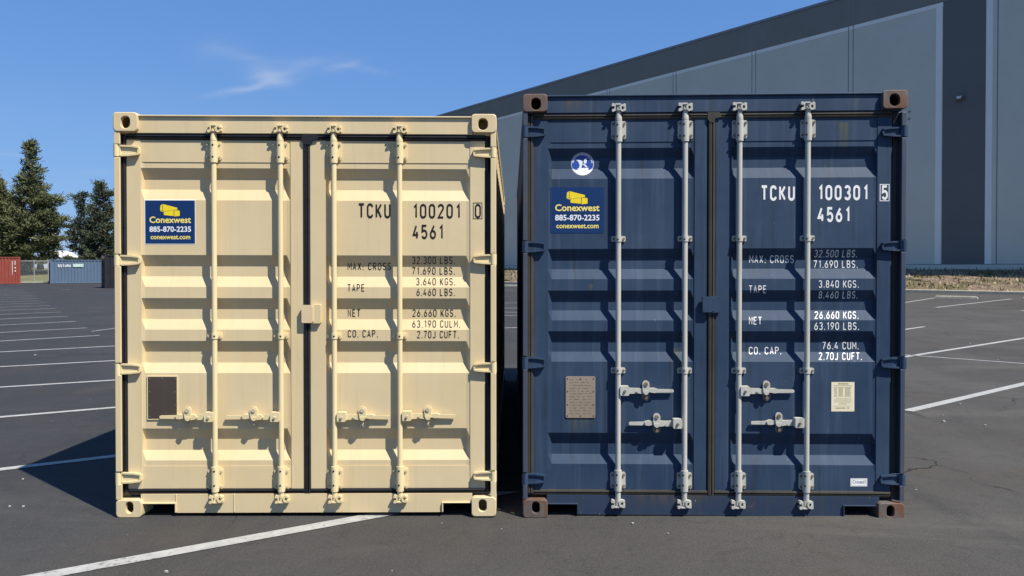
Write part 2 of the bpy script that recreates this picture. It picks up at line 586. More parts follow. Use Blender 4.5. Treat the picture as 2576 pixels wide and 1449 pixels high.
def text_flat(txt, x0, x1, ytop, ybot, sw, slant=0.0, words=None):
    """letter strokes in picture units: list of (points, faces, layer)"""
    H = ybot - ytop
    s = sw
    words = [] if words is None else words
    out, cx, lo, hi = [], 0.0, None, None
    raw = []
    word = 0
    for ch in txt:
        word += ch == ' '
        for li, st in enumerate(G.get(ch, [])):
            pts = [p if p == 'closed' else (cx + p[0], s / 2 + p[1] * (1 - s)) for p in st]
            vs, fs = stroke_mesh(pts, s)
            raw.append((vs, fs, li, word))
            for v in vs:
                lo = v.x if lo is None else min(lo, v.x)
                hi = v.x if hi is None else max(hi, v.x)
        cx += {'.': .26 + s, ':': .30 + s, ' ': .36 + s, '1': 1.16 * (LW + s)}.get(ch, 1.36 * (LW + s))
    k = (x1 - x0) / (hi - lo)
    for vs, fs, li, wd in raw:
        words.append(wd)
        out.append(([((v.x - lo) * k + x0 + slant * v.y * H, ybot - v.y * H) for v in vs], fs, li))
    return out


_fonts = {}


def font_flat(txt, x0, x1, ytop, ybot, bold=.0):
    """built-in font letters in picture units, fitted to a box"""
    cu_ = bpy.data.curves.new('lettering', 'FONT')
    cu_.body = txt
    cu_.offset = bold
    cu_.resolution_u = 3
    ob = bpy.data.objects.new('lettering', cu_)
    COL.objects.link(ob)
    dg = bpy.context.evaluated_depsgraph_get()
    dg.update()
    me = bpy.data.meshes.new_from_object(ob.evaluated_get(dg))
    vs = [(v.co.x, v.co.y) for v in me.vertices]
    fs = [tuple(p.vertices) for p in me.polygons]
    bpy.data.objects.remove(ob)
    bpy.data.curves.remove(cu_)
    bpy.data.meshes.remove(me)
    xs, ys = [v[0] for v in vs], [v[1] for v in vs]
    xa, xb, ya, yb = min(xs), max(xs), min(ys), max(ys)
    return [([((x - xa) / (xb - xa) * (x1 - x0) + x0, ybot - (y - ya) / (yb - ya) * (ybot - ytop)) for x, y in vs], fs, 0)]

# ------------------------------------------------------------------ the two shipping containers
D0, CLEN = 4.90, 6.06


class Box:
    """measuring frame of one container front: picture units -> metres on a plane p in front of D0"""
    def __init__(s, xl, xr, ttop, tbot, ytop, ybot):
        s.xl, s.xr, s.tt, s.tb, s.yt, s.yb = xl, xr, ttop, tbot, ytop, ybot

    def tilt(s, px, py):
        k = s.tt + (s.tb - s.tt) * (py - s.yt) / (s.yb - s.yt)
        return k * (px - s.xl) / (s.xr - s.xl)

    def canon(s, px, py):
        return py - s.tilt(px, py)

    def C(s, px, py, p=0.0, back=None):
        Y = D0 - p
        x = (px - IMW / 2) / FPX * Y
        z = on_y(IMW / 2, py + s.tilt(px, py), Y).z
        return Vector((x, Y if back is None else D0 - back, z))

    def box(s, mb, x0, x1, y0, y1, pf, pb, m=0):
        q = ((x0, y1), (x1, y1), (x1, y0), (x0, y0))
        mb.hexa([s.C(x, y, pf) for x, y in q], [s.C(x, y, pf, pb) for x, y in q], m)

    def prism(s, mb, poly, pf, pb, m=0, smooth=False):
        mb.prism([s.C(x, y, pf) for x, y in poly], [s.C(x, y, pf, pb) for x, y in poly], m, smooth)


def rrect(x0, x1, y0, y1, r, n=5):
    out = []
    for cx, cy, a0 in ((x1 - r, y1 - r, 0), (x0 + r, y1 - r, 90), (x0 + r, y0 + r, 180), (x1 - r, y0 + r, 270)):
        out += [(cx + r * math.cos(R(a0 + 90 * i / n)), cy + r * math.sin(R(a0 + 90 * i / n))) for i in range(n + 1)]
    return out


def casting(bx, mb, x0, x1, y0, y1, hole, depth=.17, lean=0):
    """corner casting: rounded block with an oval hole into its hollow inside"""
    N = 24
    r = 9
    o = rrect(x0, x1, y0, y1, r, 5)
    hx, hy, hw, hh = hole
    ri = min(hw, hh) / 2 * .96
    i_ = rrect(hx - hw / 2, hx + hw / 2, hy - hh / 2, hy + hh / 2, ri, 5)
    n = len(o)
    F = lambda pts, pf, pb=None: [bx.C(x, y, pf, pb) for x, y in pts]
    bev = [(hx + (x - hx) * 1.10, hy + (y - hy) * 1.08) for x, y in i_]
    ring = lambda: [(k, (k + 1) % n, n + (k + 1) % n, n + k) for k in range(n)]
    oc = [(x + (1.6 if x < (x0 + x1) / 2 else -1.6), y + (1.6 if y < (y0 + y1) / 2 else -1.6)) for x, y in o]
    mb.add(F(oc, 0) + F(bev, 0), ring(), 0)
    mb.add(F(o, -.004) + F(oc, 0), ring(), 0, True)
    mb.add(F(bev, 0) + F(i_, -.004), ring(), 0, True)
    mb.add(F(i_, -.004) + F(i_, -.004, -.030), ring(), 0, True)
    mb.add(F(o, -.004) + F(o, -.004, -depth), ring(), 0, True)
    mb.add(F(o, -.004, -depth), [tuple(range(n))], 0)
    cx0, cx1, cy0, cy1 = x0 + 7, x1 - 7, y0 + 7, y1 - 7
    big = rrect(cx0, cx1, cy0, cy1, 3, 5)
    mb.add(F(i_, -.004, -.030) + F(big, -.004, -.031), ring(), 0)
    mb.add(F(big, -.004, -.031) + F(big, -.004, -depth + .01), ring(), 0)
    mb.add(F(big, -.004, -depth + .01), [tuple(range(n))], 0)


def corrugated(x_out, sgn, ya, yb, z0, z1, mb, depth=.036, axis='y', period=.278):
    """vertical corrugations along a wall; outward direction sgn on x (axis y) or on y (axis x)"""
    prof = [(0, 0), (.072, 0), (.140, depth), (.210, depth)]
    pts = []
    a = ya
    while a < yb:
        for t_, d in prof:
            if a + t_ < yb:
                pts.append((a + t_, d))
        a += period
    pts.append((yb, 0))
    n = len(pts)
    vs = []
    for z in (z0, z1):
        for t_, d in pts:
            o = x_out - sgn * d
            vs.append((o, t_, z) if axis == 'y' else (t_, o, z))
    mb.add(vs, [(i, i + 1, n + i + 1, n + i) for i in range(n - 1)])


def sheet_on_door(bx, door_p, breaks, xb, shapes, org, name, mats, parent, off=.0012):
    """flat shapes in picture units laid on the pressed door skin; shapes: (pts, faces, layer, material)"""
    bm = bmesh.new()
    lay = bm.verts.layers.int.new('layer')
    for pts, fs, layer, m in shapes:
        vv = []
        for x, y in pts:
            v = bm.verts.new((x, -bx.canon(x, y), 0))
            v[lay] = layer
            vv.append(v)
        for f in fs:
            try:
                fc = bm.faces.new([vv[i] for i in f])
                fc.material_index = m
            except ValueError:
                pass
    ys = [-v.co.y for v in bm.verts]
    xs = [v.co.x for v in bm.verts]
    for b in breaks:
        if min(ys) < b < max(ys):
            bmesh.ops.bisect_plane(bm, geom=bm.verts[:] + bm.edges[:] + bm.faces[:], plane_co=(0, -b, 0), plane_no=(0, 1, 0), dist=1e-4)
    for b in xb:
        if min(xs) < b < max(xs):
            bmesh.ops.bisect_plane(bm, geom=bm.verts[:] + bm.edges[:] + bm.faces[:], plane_co=(b, 0, 0), plane_no=(1, 0, 0), dist=1e-4)
    org = Vector(org)
    # layer of a new vertex: take it from a neighbour face loop
    for v in bm.verts:
        x, y = v.co.x, -v.co.y
        p = door_p(x, y) + off + .0005 * v[lay]
        v.co = bx.C(x, y, p) - org
    for f in bm.faces:
        f.normal_update()
        if f.normal.y > 0:
            f.normal_flip()
    me = bpy.data.meshes.new(name)
    bm.to_mesh(me)
    bm.free()
    for k in mats:
        me.materials.append(k)
    o = bpy.data.objects.new(name, me)
    COL.objects.link(o)
    o.parent = parent
    return o


def rect_shape(x0, x1, y0, y1, layer, m):
    return ([(x0, y0), (x1, y0), (x1, y1), (x0, y1)], [(0, 1, 2, 3)], layer, m)


def frame_shape(x0, x1, y0, y1, w, layer, m):
    return [rect_shape(x0, x1, y0, y0 + w, layer, m), rect_shape(x0, x1, y1 - w, y1, layer, m),
            rect_shape(x0, x0 + w, y0 + w, y1 - w, layer, m), rect_shape(x1 - w, x1, y0 + w, y1 - w, layer, m)]


def poly_shape(pts, layer, m):
    return (pts, [tuple(range(len(pts)))], layer, m)


def txt(t_, x0, x1, y0, y1, sw, layer, m, slant=0.0):
    return [(p, f, layer + l, m) for p, f, l in text_flat(t_, x0, x1, y0, y1, sw, slant)]


def build_container(c):
    bx = c['bx']
    XL, XR = c['xl'], c['xr']
    org = (bx.C((XL + XR) / 2, c['gasB'], 0).x, D0, 0.0)
    root = thing('shipping_container', c['label'], 'shipping container', org)
    PA, RODM, GK, BOLT = c['paint'], c['rod'], c['gasket'], c['bolt']
    CAST = c['cast']
    mk = lambda: MB(org)
    PD, PF, PR = c['pdoor'], c['pdoor'] - .008, c['pdoor'] - .008 - c['cd']
    tl, tr, bl, br = c['castings']
    # --- castings
    for cs in (tl, tr, bl, br):
        mb = mk()
        casting(bx, mb, *cs)
        mb.build('corner_casting', [CAST, M['void']], root)
    zt = bx.C(XL, tl[2], 0).z
    xl, xr = bx.C(XL, 672, 0).x, bx.C(XR, 672, 0).x
    YB = D0 + CLEN
    for x0, x1 in ((xl, xl + .16), (xr - .16, xr)):
        for z0, z1 in ((0.006, .124), (zt - .12, zt)):
            mb = mk()
            mb.box(x0, x1, YB - .178, YB, z0, z1)
            mb.build('corner_casting', CAST, root, .006)
    # --- corner posts
    cyt, cyb = tl[3], bl[2]
    for side in (0, 1):
        mb = mk()
        a, b = c['postL'] if side == 0 else c['postR']
        cyt, cyb = (tl[3], bl[2]) if side == 0 else (bx.canon(XR, tr[3]), bx.canon(XR, br[2]))
        cuts = [cyt - 1] + [v for h in (c['hingeL'] if side == 0 else c['hingeR']) for v in h] + [cyb + 1]
        for k in range(0, len(cuts) - 1, 2):
            bx.box(mb, a, b, cuts[k] + .8, cuts[k + 1] - .8, -.006, -.020)
        if side == 0:
            bx.box(mb, a, b + 2, cyt, cyb, -.056, -.12)
            bx.box(mb, b + 2, b + 22, cyt, cyb, -.088, -.12)
        else:
            bx.box(mb, a - 2, b, cyt, cyb, -.056, -.12)
            bx.box(mb, a - 22, a - 2, cyt, cyb, -.088, -.12)
        mb.build('corner_post', c['postmat'], root, .004)
    for x0, x1 in ((xl + .004, xl + .12), (xr - .12, xr - .004)):
        mb = mk()
        mb.box(x0, x1, YB - .12, YB - .004, .1242, zt - .1202)
        mb.build('corner_post', PA, root, .004)
    # --- header with roof lip
    hx0, hx1 = tl[1] - 3, tr[0] + 3
    mb = mk()
    bx.box(mb, hx0, hx1, c['lip'] + 5, c['gasT'], c['ph'], -.12)
    bx.box(mb, hx0, hx1, c['lip'], c['lip'] + 4, c['ph'] + .013, -.13)
    bx.box(mb, c['postL'][1] + 1, hx0 - .2, tl[3] + .5, c['gasT'] + 2, c['ph'] - .012, -.12)
    bx.box(mb, hx1 + .2, c['postR'][0] - 1, tr[3] + .5, c['gasT'] + 2, c['ph'] - .012, -.12)
    mb.build('header', PA, root, .003)
    # --- sill with fork pockets
    gB, sB = c['gasB'] + 13, c['sillB']
    (f0, f1), (f2, f3), fy = c['fork']
    sx0, sx1 = bl[1] - 2, br[0] + 2
    poly = [(sx0, gB), (sx1, gB), (sx1, fy), (f2, fy), (f2, sB), (f1, sB), (f1, fy), (sx0, fy)]
    mb = mk()
    bx.prism(mb, poly, c['ph'] - .004, -.075)
    for fa, fb, sg in ((f0, f1, 1), (f2, f3, -1)):
        if sg > 0:
            bx.box(mb, sx0 + 1, f1 + 3, fy - 3, fy - .4, c['ph'] + .010, -.074)
            bx.box(mb, f1 + .4, f1 + 3, fy, sB, c['ph'] + .010, -.074)
        else:
            bx.box(mb, f2 - 3, sx1 - 1, fy - 3, fy - .4, c['ph'] + .010, -.074)
            bx.box(mb, f2 - 3, f2 - .4, fy, sB, c['ph'] + .010, -.074)
    if c.get('weld'):
        for w_ in c['weld']:
            bx.box(mb, w_, w_ + 2.2, gB, sB - 1, c['ph'] + .000, -.06)
    mb.build('sill', c['sillmat'], root, .003)
    # --- body: rails, side walls, roof, floor, rear
    zr = .155
    for sgn, x in ((-1, xl), (1, xr)):
        mb = mk()
        mb.box(min(x - sgn * .004, x - sgn * .064), max(x - sgn * .004, x - sgn * .064), D0 + .19, YB - .179, zt - .075, zt - .012)
        mb.build('top_rail', PA, root, .004)
        mb = mk()
        mb.box(min(x - sgn * .004, x - sgn * .05), max(x - sgn * .004, x - sgn * .05), D0 + .19, YB - .179, .02, zr + .005)
        mb.build('bottom_rail', PA, root, .004)
        mb = mk()
        corrugated(x - sgn * .012, sgn, D0 + .121, YB - .12, zr, zt - .07, mb)
        mb.build('side_wall', PA, root)
    mb = mk()
    y_ = D0 + .13
    pts = []
    while y_ < YB - .1:
        pts += [(y_, 0), (y_ + .06, 0), (y_ + .09, -.018), (y_ + .15, -.018), (y_ + .18, 0)]
        y_ += .209
    n = len(pts)
    mb.add([(x, p[0], zt - .014 + p[1]) for x in (xl + .05, xr - .05) for p in pts], [(i, i + 1, n + i + 1, n + i) for i in range(n - 1)])
    mb.build('roof', PA, root)
    mb = mk()
    mb.box(xl + .06, xr - .06, D0 + .14, YB - .06, .12, .15)
    for k in range(14):
        mb.box(xl + .052, xr - .052, D0 + .3 + k * .41, D0 + .35 + k * .41, .03, .118)
    mb.build('floor', M['void'], root)
    mb = mk()
    corrugated(YB - .02, 1, xl + .121, xr - .121, .13, zt - .13, mb, .045, 'x')
    mb.box(xl + .162, xr - .162, YB - .08, YB - .01, zt - .118, zt - .015)
    mb.box(xl + .162, xr - .162, YB - .08, YB - .01, .02, .128)
    mb.build('rear_wall', PA, root)

    # --- doors
    corr = c['corr']
    s0, s1 = c['seams']
    brk, prof = [], []

    def prof_y(y):
        if y < s0 or y > s1:
            return 0.0
        for a, b in corr:
            sl = c['slope']
            if a < y < b:
                if y < a + sl:
                    return .004 + c['cd'] * (y - a) / sl
                if y > b - sl:
                    return .004 + c['cd'] * (b - y) / sl
                return .004 + c['cd']
        return .004
    rows = [c['gasT'] + 17, s0 - .01, s0 + .01]
    for a, b in corr:
        rows += [a, a + c['slope'], b - c['slope'], b]
    rows += [s1 - .01, s1 + .01, c['gasB']]
    breaks = [r for r in rows]
    cap = 10.0
    for di, d in enumerate(c['doors']):
        st0, pa, pb, st1 = d['x']

        def door_p(x, y, pa=pa, pb=pb):
            if x <= pa or x >= pb:
                return PD
            k = min(1.0, (x - pa) / cap, (pb - x) / cap)
            return PD - .004 - prof_y(y) * k

        mb = mk()
        for q0, q1 in ((st0, pa), (pb, st1)):
            bx.box(mb, q0, q1, c['gasT'] + 16.5, c['gasB'] + .5, PD, PD - .05)
        nst = len(mb.f)
        xs = [pa + .05, pa + cap, pb - cap, pb - .05]
        nx_ = len(xs)
        vs = [bx.C(x, y, door_p(x, y)) for y in rows for x in xs]
        mb.add(vs, [(j * nx_ + i, j * nx_ + i + 1, (j + 1) * nx_ + i + 1, (j + 1) * nx_ + i) for j in range(len(rows) - 1) for i in range(nx_ - 1)])
        door = mb.build('door', PA, root)
        bpy_bev = door.modifiers.new('bevel', 'BEVEL')
        bpy_bev.width, bpy_bev.segments, bpy_bev.limit_method, bpy_bev.angle_limit = .0025, 2, 'ANGLE', R(22)
        # gasket
        mb = mk()

        def strip(x0, x1, y0, y1, pf, vertical, mb=mb):
            w = (x1 - x0) if vertical else (y1 - y0)
            secs = ((0, pf - .016), (.16, pf - .003), (.42, pf), (.58, pf - .010), (.66, pf - .002), (.86, pf - .006), (1, pf - .02))
            if vertical:
                A = [[bx.C(x0 + w * t_, y, p) for t_, p in secs] for y in (y0, y1)]
            else:
                A = [[bx.C(x, y0 + w * t_, p) for t_, p in secs] for x in (x0, x1)]
            k = len(secs)
            mb.add(A[0] + A[1], [(i, i + 1, k + i + 1, k + i) for i in range(k - 1)])
            for A_ in A:
                mb.add(A_, [tuple(range(k))])
        gx0, gx1 = d['gasx']
        strip(gx0, gx1, c['gasT'] - 1.5, c['gasT'] + 18.5, PD + .011, False)
        strip(gx0, gx1, c['gasB'] - 2, c['gasB'] + 14.5, PD + .010, False)
        vx0, vx1 = d['gasv']
        strip(vx0, vx1, c['gasT'] + 6, c['gasB'] + 9, d.get('gvp', -.030), True)
        if d.get('gasc'):
            strip(*d['gasc'], c['gasT'] + 3, c['gasB'] + 12, PD + .013, True)
        mb.build('gasket', GK, door)
        if d.get('lap'):
            mb = mk()
            x0, x1, y0, y1 = d['lap']
            bx.prism(mb, [(x0, y1), (x0 + 1, y0 + 1), (x0 + 4, y0), (x1 - 8, y0), (x1, y0 + 5), (x1 + 2, y1 - 4), (x1 - 14, y1), (x1 - 16.5, y1 + 9), (x0 + 6, y1 + 9), (x0 + 3, y1 + 4)], PD + .0145, PD - .01)
            mb.build('gasket_flap', GK, door, .004)
        # hinges
        for (y0, y1) in (c['hingeL'] if di == 0 else c['hingeR']):
            mb = mk()
            g = 1 if di == 0 else -1
            xo, xi, xt = d['hinge']       # outer edge, leaf start, leaf tip
            h = y1 - y0
            e = h * .16
            pts = [(xi - 6 * g, y0 + 1), (xi + (xt - xi) * .55, y0 + 2), (xt - 3 * g, y0 + e), (xt, y0 + e + 4), (xt, y1 - e - 4), (xt - 3 * g, y1 - e), (xi + (xt - xi) * .45, y1 - 2), (xi - 6 * g, y1 - 1)]
            if g < 0:
                pts.reverse()
            bx.prism(mb, pts, PD + .018, PD - .02)
            rim = [(xi, y0 + 1), (xi + (xt - xi) * .55, y0 + 2), (xt - 3 * g, y0 + e)]
            rim2 = [(xi, y1 - 1), (xi + (xt - xi) * .45, y1 - 2), (xt - 3 * g, y1 - e)]
            for rm, s_ in ((rim, 1), (rim2, -1)):
                q = rm + [(x, y + 4.2 * s_) for x, y in reversed(rm)]
                bx.prism(mb, q, PD + .030, PD + .012)
            q = [(xt - 1 * g, y0 + e + 2), (xt - 5 * g, y0 + e + 2), (xt - 5 * g, y1 - e - 2), (xt - 1 * g, y1 - e - 2)]
            bx.prism(mb, q, PD + .026, PD + .012)
            mb.cyl(bx.C((xo + xi) / 2, y1 - .5, -.026), bx.C((xo + xi) / 2, y0 + .5, -.026), .0205, seg=18)
            bx.box(mb, (xo + xi) / 2, xi + 1 * g, y0 + 2, y1 - 2, -.016, -.04) if g > 0 else bx.box(mb, xi + 1 * g, (xo + xi) / 2, y0 + 2, y1 - 2, -.016, -.04)
            for yy_ in (y0 - 2.4, y1 + 2.4):
                mb.cyl(bx.C((xo + xi) / 2, yy_ + 1.8, -.026), bx.C((xo + xi) / 2, yy_ - 1.8, -.026), .010, seg=10)
            mb.build('hinge', c['hingemat'], door, .003)
        # locking bars
        PB = PD + .0255
        for bxx, ctr in d['bars']:
            rb = .0168
            mb = mk()
            ct, cb2, gt0, gt1, gb0, gb1 = c['camT'], c['camB'], *c['guideT'], *c['guideB']
            P = lambda y, p=PB: bx.C(bxx, y, p)
            mb.cyl(P(cb2 - 16), P(ct + 16), rb, seg=24)
            for a, b, r_ in ((gt1, gt1 + 6, .0235), (gt0 - 1, gt0 - 7, .0215), (gb0 - 4, gb0, .0235), (gb1, gb1 + 5, .0235)):
                mb.cyl(P(b), P(a), r_, seg=24)
            mb.cyl(P(gt0 - 7), P(gt0 - 18), .0205, .0170, 24)
            mb.cyl(P(ct + 19), P(ct + 16), .025, seg=20)
            # cam heads
            for yc, s_ in ((ct, 1), (cb2, -1)):
                bx.box(mb, bxx - 4, bxx + 4, min(yc + 2 * s_, yc + 20 * s_), max(yc + 2 * s_, yc + 20 * s_), PB + .014, PB - .014)
                bx.box(mb, bxx - 8, bxx + 6, min(yc, yc + 4 * s_), max(yc, yc + 4 * s_), PB + .022, PB - .012)
                a_ = arc(bxx + 10.5, yc + 11 * s_, 7.5, 9.5, 20, 340, 14)
                b_ = arc(bxx + 10.5, yc + 11 * s_, 3.2, 4.2, 340, 20, 10)
                bx.prism(mb, a_ + b_, PB + .026, PB - .004)
                bx.box(mb, bxx + 1, bxx + 7, yc + 8 * s_ - 3, yc + 8 * s_ + 3, PB + .018, PB - .01)
            mb.build('locking_bar', RODM, door, .002)
            # keepers on header and sill
            for yc, s_ in ((ct, 1), (cb2, -1)):
                mb = mk()
                a, b = sorted((yc - 1 * s_, yc + 21 * s_))
                k_ = [(bxx - 7, a + 2), (bxx - 15, a), (bxx - 17, a + 3), (bxx - 17, a + 8), (bxx - 10, a + 8), (bxx - 10, b - 8), (bxx - 16, b - 7), (bxx - 17, b - 2), (bxx - 13, b), (bxx - 7, b - 3)]
                bx.prism(mb, k_, PB + .022, c['ph'] - .004)
                k_ = [(bxx + 13, a + 1), (bxx + 18, a + 2), (bxx + 18.5, b - 3), (bxx + 13, b - 1)]
                bx.prism(mb, k_, PB + .010, c['ph'] - .004)
                bx.box(mb, bxx - 8, bxx + 14, (a + b) / 2 - 3, (a + b) / 2 + 3, c['ph'] + .004, c['ph'] - .003)
                mb.build('cam_keeper', RODM, root, .0025)
            # guides: end brackets and small clamps
            pl, pr = c['gplate']
            for (y0, y1) in (c['guideT'], c['guideB']):
                mb = mk()
                bx.prism(mb, rrect(bxx - pl, bxx + pr, y0 + 1, y1 - 1, 5, 4), PD + .004, PD - .012)
                mb.cyl(P(y1), P(y0), .0236, seg=26)
                bx.box(mb, bxx - 9.2, bxx + 9.2, y0, y1, PB - .002, PD - .01)
                for ex in (-pl + 5, pr - 5):
                    for ey in (y0 + 8, y1 - 8):
                        a = bx.C(bxx + ex, ey, PD)
                        mb.cyl(a - Vector((0, .013, 0)), a + Vector((0, .01, 0)), .0085, seg=8, m=1)
                for ey in (y0 + 9, y1 - 9):
                    a = bx.C(bxx - 3, ey, PB + .024)
                    mb.cyl(a - Vector((0, .0006, 0)), a + Vector((0, .006, 0)), .0062, seg=12, m=2)
                mb.build('bar_guide', [RODM, BOLT, M['void']], door, .002)
            for yg in c['clamps']:
                mb = mk()
                y0, y1 = yg - 7, yg + 7
                bx.prism(mb, rrect(bxx - 18, bxx + 18, y0, y1, 3, 3), PD + .004, PD - .05)
                mb.cyl(P(y1), P(y0), .0212, seg=24)
                bx.box(mb, bxx - 8, bxx + 8, y0, y1, PB - .004, PD - .01)
                for ex in (-13, 13):
                    a = bx.C(bxx + ex, yg, PD)
                    mb.cyl(a - Vector((0, .012, 0)), a + Vector((0, .01, 0)), .0078, seg=8, m=1)
                a = bx.C(bxx - 1, yg + 1, PB + .0216)
                mb.cyl(a - Vector((0, .0006, 0)), a + Vector((0, .005, 0)), .0055, seg=12, m=2)
                mb.build('bar_clamp', [RODM, BOLT, M['void']], door, .002)
        # handles
        for bxx, g, hy in d['handles']:
            mb = mk()
            HX = lambda a, b: tuple(sorted((bxx + a * g, bxx + b * g)))

            def pr(pts, pf, pb, m=0, mb=mb, bxx=bxx, g=g, hy=hy):
                q = [(bxx + x * g, hy + y) for x, y in pts]
                if g < 0:
                    q.reverse()
                bx.prism(mb, q, pf, pb, m)
            PL = PD + .004
            pr(rrect(5.5, 28, -12, 12, 3, 3), PB + .026, PB - .016)
            a = bx.C(bxx + 17 * g, hy + 1, PB + .026)
            mb.cyl(a - Vector((0, .009, 0)), a + Vector((0, .01, 0)), .008, .010, 14, 1)
            pr([(26, -8), (56, -7), (60, 6), (26, 7)], PL + .014, PL + .004)
            pr([(44, 1), (52, -6), (92, -7), (101, -4), (98, 4), (90, 5), (80, 3), (60, 7), (52, 6)], PL + .020, PL - .008)
            pr([(90, -5), (138, -4), (140, -2.5), (140, 2), (138, 3.5), (96, 4)], PL + .012, PL + .002)
            mb.build('handle', [RODM, BOLT], door, .0025)
            mb = mk()
            hx = bxx + 70 * g
            bx.prism(mb, rrect(hx - 10, hx + 10, hy - 26, hy + 24, 9.5, 6), PF + .008, PF - .01, 2)
            bx.prism(mb, rrect(hx - 7, hx + 7, hy - 22, hy + 2, 5, 4), PL + .012, PF, 2)
            bx.prism(mb, rrect(hx - 8.5, hx + 8.5, hy - 26, hy + 2, 7.5, 6), PL + .028, PL + .018)
            bx.prism(mb, [(hx - 8, hy), (hx + 8, hy), (hx + 5, hy + 8), (hx, hy + 10), (hx - 5, hy + 7)], PL + .033, PL + .018)
            a = bx.C(hx, hy - 17, PL + .028)
            mb.cyl(a - Vector((0, .006, 0)), a + Vector((0, .01, 0)), .0125, .015, 16, 1)
            a = bx.C(hx, hy + 16, PF + .01)
            mb.cyl(a - Vector((0, .014, 0)), a + Vector((0, .01, 0)), .0105, .013, 12, 1)
            mb.build('handle_catch', [RODM, BOLT, c['dull']], door, .003)
        # printed things
        for s_ in d.get('prints', ()):
            sheet_on_door(bx, door_p, breaks, [pa, pb, pa + cap, pb - cap], s_['shapes'], org, s_['name'], s_['mats'], door, s_.get('off', .0012))
        for pl_ in d.get('plates', ()):
            mb = mk()
            x0, x1, y0, y1 = pl_['box']
            y0, y1 = bx.canon(x0, y0), bx.canon(x0, y1)
            bx.prism(mb, rrect(x0, x1, y0, y1, 3.5, 3), PF + .006, PF - .002, 0)
            for fx in (.06, .5, .94):
                for fy in (.05, .36, .68, .95):
                    if fx == .5 and fy not in (.05, .95):
                        continue
                    a = bx.C(x0 + (x1 - x0) * fx, y0 + (y1 - y0) * fy, PF + .006)
                    mb.cyl(a - Vector((0, .0025, 0)), a, .0035, .0045, 8, 1)
            for (ax, ay, bw, bh) in pl_.get('marks', ()):
                X0, Y0 = x0 + (x1 - x0) * ax, y0 + (y1 - y0) * ay
                bx.box(mb, X0, X0 + (x1 - x0) * bw, Y0, Y0 + (y1 - y0) * bh, PF + .0068, PF + .005, 2)
            if pl_.get('rim'):
                for q in ((x0 - 2, x1 + 2, y0 - 2, y0), (x0 - 2, x1 + 2, y1, y1 + 2), (x0 - 2, x0, y0, y1), (x1, x1 + 2, y0, y1)):
                    bx.box(mb, *q, PF + .007, PF - .002, 3)
            mb.build('data_plate', pl_['mats'], door, .0)
        # tab that laps over the other door
        if d.get('tab'):
            mb = mk()
            x0, xm, x1, y0, y1 = d['tab']
            bx.prism(mb, rrect(x0, xm, y0 + 1, y1 - 1, 3, 3), PD + .034, PD + .016)
            bx.prism(mb, rrect(xm - 3, x1, y0, y1, 3, 3), PD + .026, PD - .01)
            bx.box(mb, xm - 4, xm + 4, y0 + 3, y1 - 3, PD + .03, PD - .01)
            mb.build('locking_tab', PA, door, .003)
    return root


def logo_sign(x0, x1, y0, y1, border):
    W_, H_ = (x1 - x0) / 1230, (y1 - y0) / 1065
    q = lambda pts: [(x0 + (x - 130) * W_, y0 + (y - 215) * H_) for x, y in pts]
    sh = []
    if border:
        sh.append(rect_shape(x0 - 1.6, x1 + 1.6, y0 - 1.6, y1 + 1.6, 0, 1))
    sh.append(rect_shape(x0, x1, y0, y1, 1, 0))
    sh.append(poly_shape(q([(568, 306), (925, 398), (925, 446), (850, 450), (590, 488), (568, 462)]), 2, 2))
    sh.append(poly_shape(q([(556, 308), (508, 342), (500, 470), (556, 458)]), 2, 2))
    sh.append(poly_shape(q([(502, 480), (556, 468), (582, 490), (582, 502)]), 2, 2))
    sh.append(poly_shape(q([(592, 500), (600, 494), (836, 458), (836, 600), (592, 575)]), 2, 2))
    sh.append(poly_shape(q([(850, 458), (975, 466), (985, 478), (985, 596), (850, 612)]), 2, 2))
    f = lambda t_, a, b, c_, d_, bold, m: [(p, fc, 2, m) for p, fc, _ in font_flat(t_, x0 + (a - 130) * W_, x0 + (b - 130) * W_, y0 + (c_ - 215) * H_, y0 + (d_ - 215) * H_, bold)]
    sh += f('Conexwest', 235, 1262, 612, 772, .022, 3)
    sh += f('885-870-2235', 235, 1262, 855, 992, .020, 1)
    sh += f('conexwest.com', 262, 1242, 1072, 1172, .020, 3)
    return dict(name='sticker', shapes=sh, mats=[M['sign_blue'], M['sign_white'], M['sign_gold'], M['sign_yellow']])


# ---- cream container (left)
bxL = Box(287, 1248, 5, -3, 282, 1302)
LB = 0
def lines_of(name, rows, sw, mat):
    """one painted word after another, each a piece of its own"""
    out = []
    for r in rows:
        words = []
        sh = [(p, f, l, 0) for p, f, l in text_flat(r[0], *r[1:5], sw, r[5] if len(r) > 5 else 0.0, words)]
        for w in sorted(set(words)):
            out.append(dict(name=name, shapes=[q for q, k in zip(sh, words) if k == w], mats=[mat]))
    return out


serL = lines_of('serial_lettering', (('TCKU', 903, 983, 511, 549.5), ('100201', 1041, 1157, 512.5, 550), ('4561', 1037, 1114, 565, 602)), .16, M['letter_black'])
serL.append(dict(name='check_digit', shapes=txt('0', 1194.5, 1210, 512.5, 549, .15, 0, 0) + frame_shape(1190, 1213.5, 509.5, 551, 1.6, 0, 0), mats=[M['letter_black']]))
serL += lines_of('weight_lettering', (('32.300 LBS.', 1037, 1144, 645.5, 664.5), ('71.690 LBS.', 1037, 1144, 672, 691), ('3.640 KGS.', 1047, 1145, 699, 718), ('6.460 LBS.', 1047.5, 1144, 725.5, 744.5),
                         ('26.660 KGS.', 1036.5, 1146, 778, 797), ('63.190 CULM.', 1036.5, 1157, 805.5, 824.5), ('2.70J CUFT.', 1048, 1154, 832, 851),
                         ('MAX: CROSS', 874.5, 984, 660.5, 679.5), ('TAPE', 874.5, 916, 714.5, 733.5), ('NET', 874.5, 905.5, 778, 797), ('CO. CAP.', 874.5, 950, 830, 849)), .135, M['letter_black'])
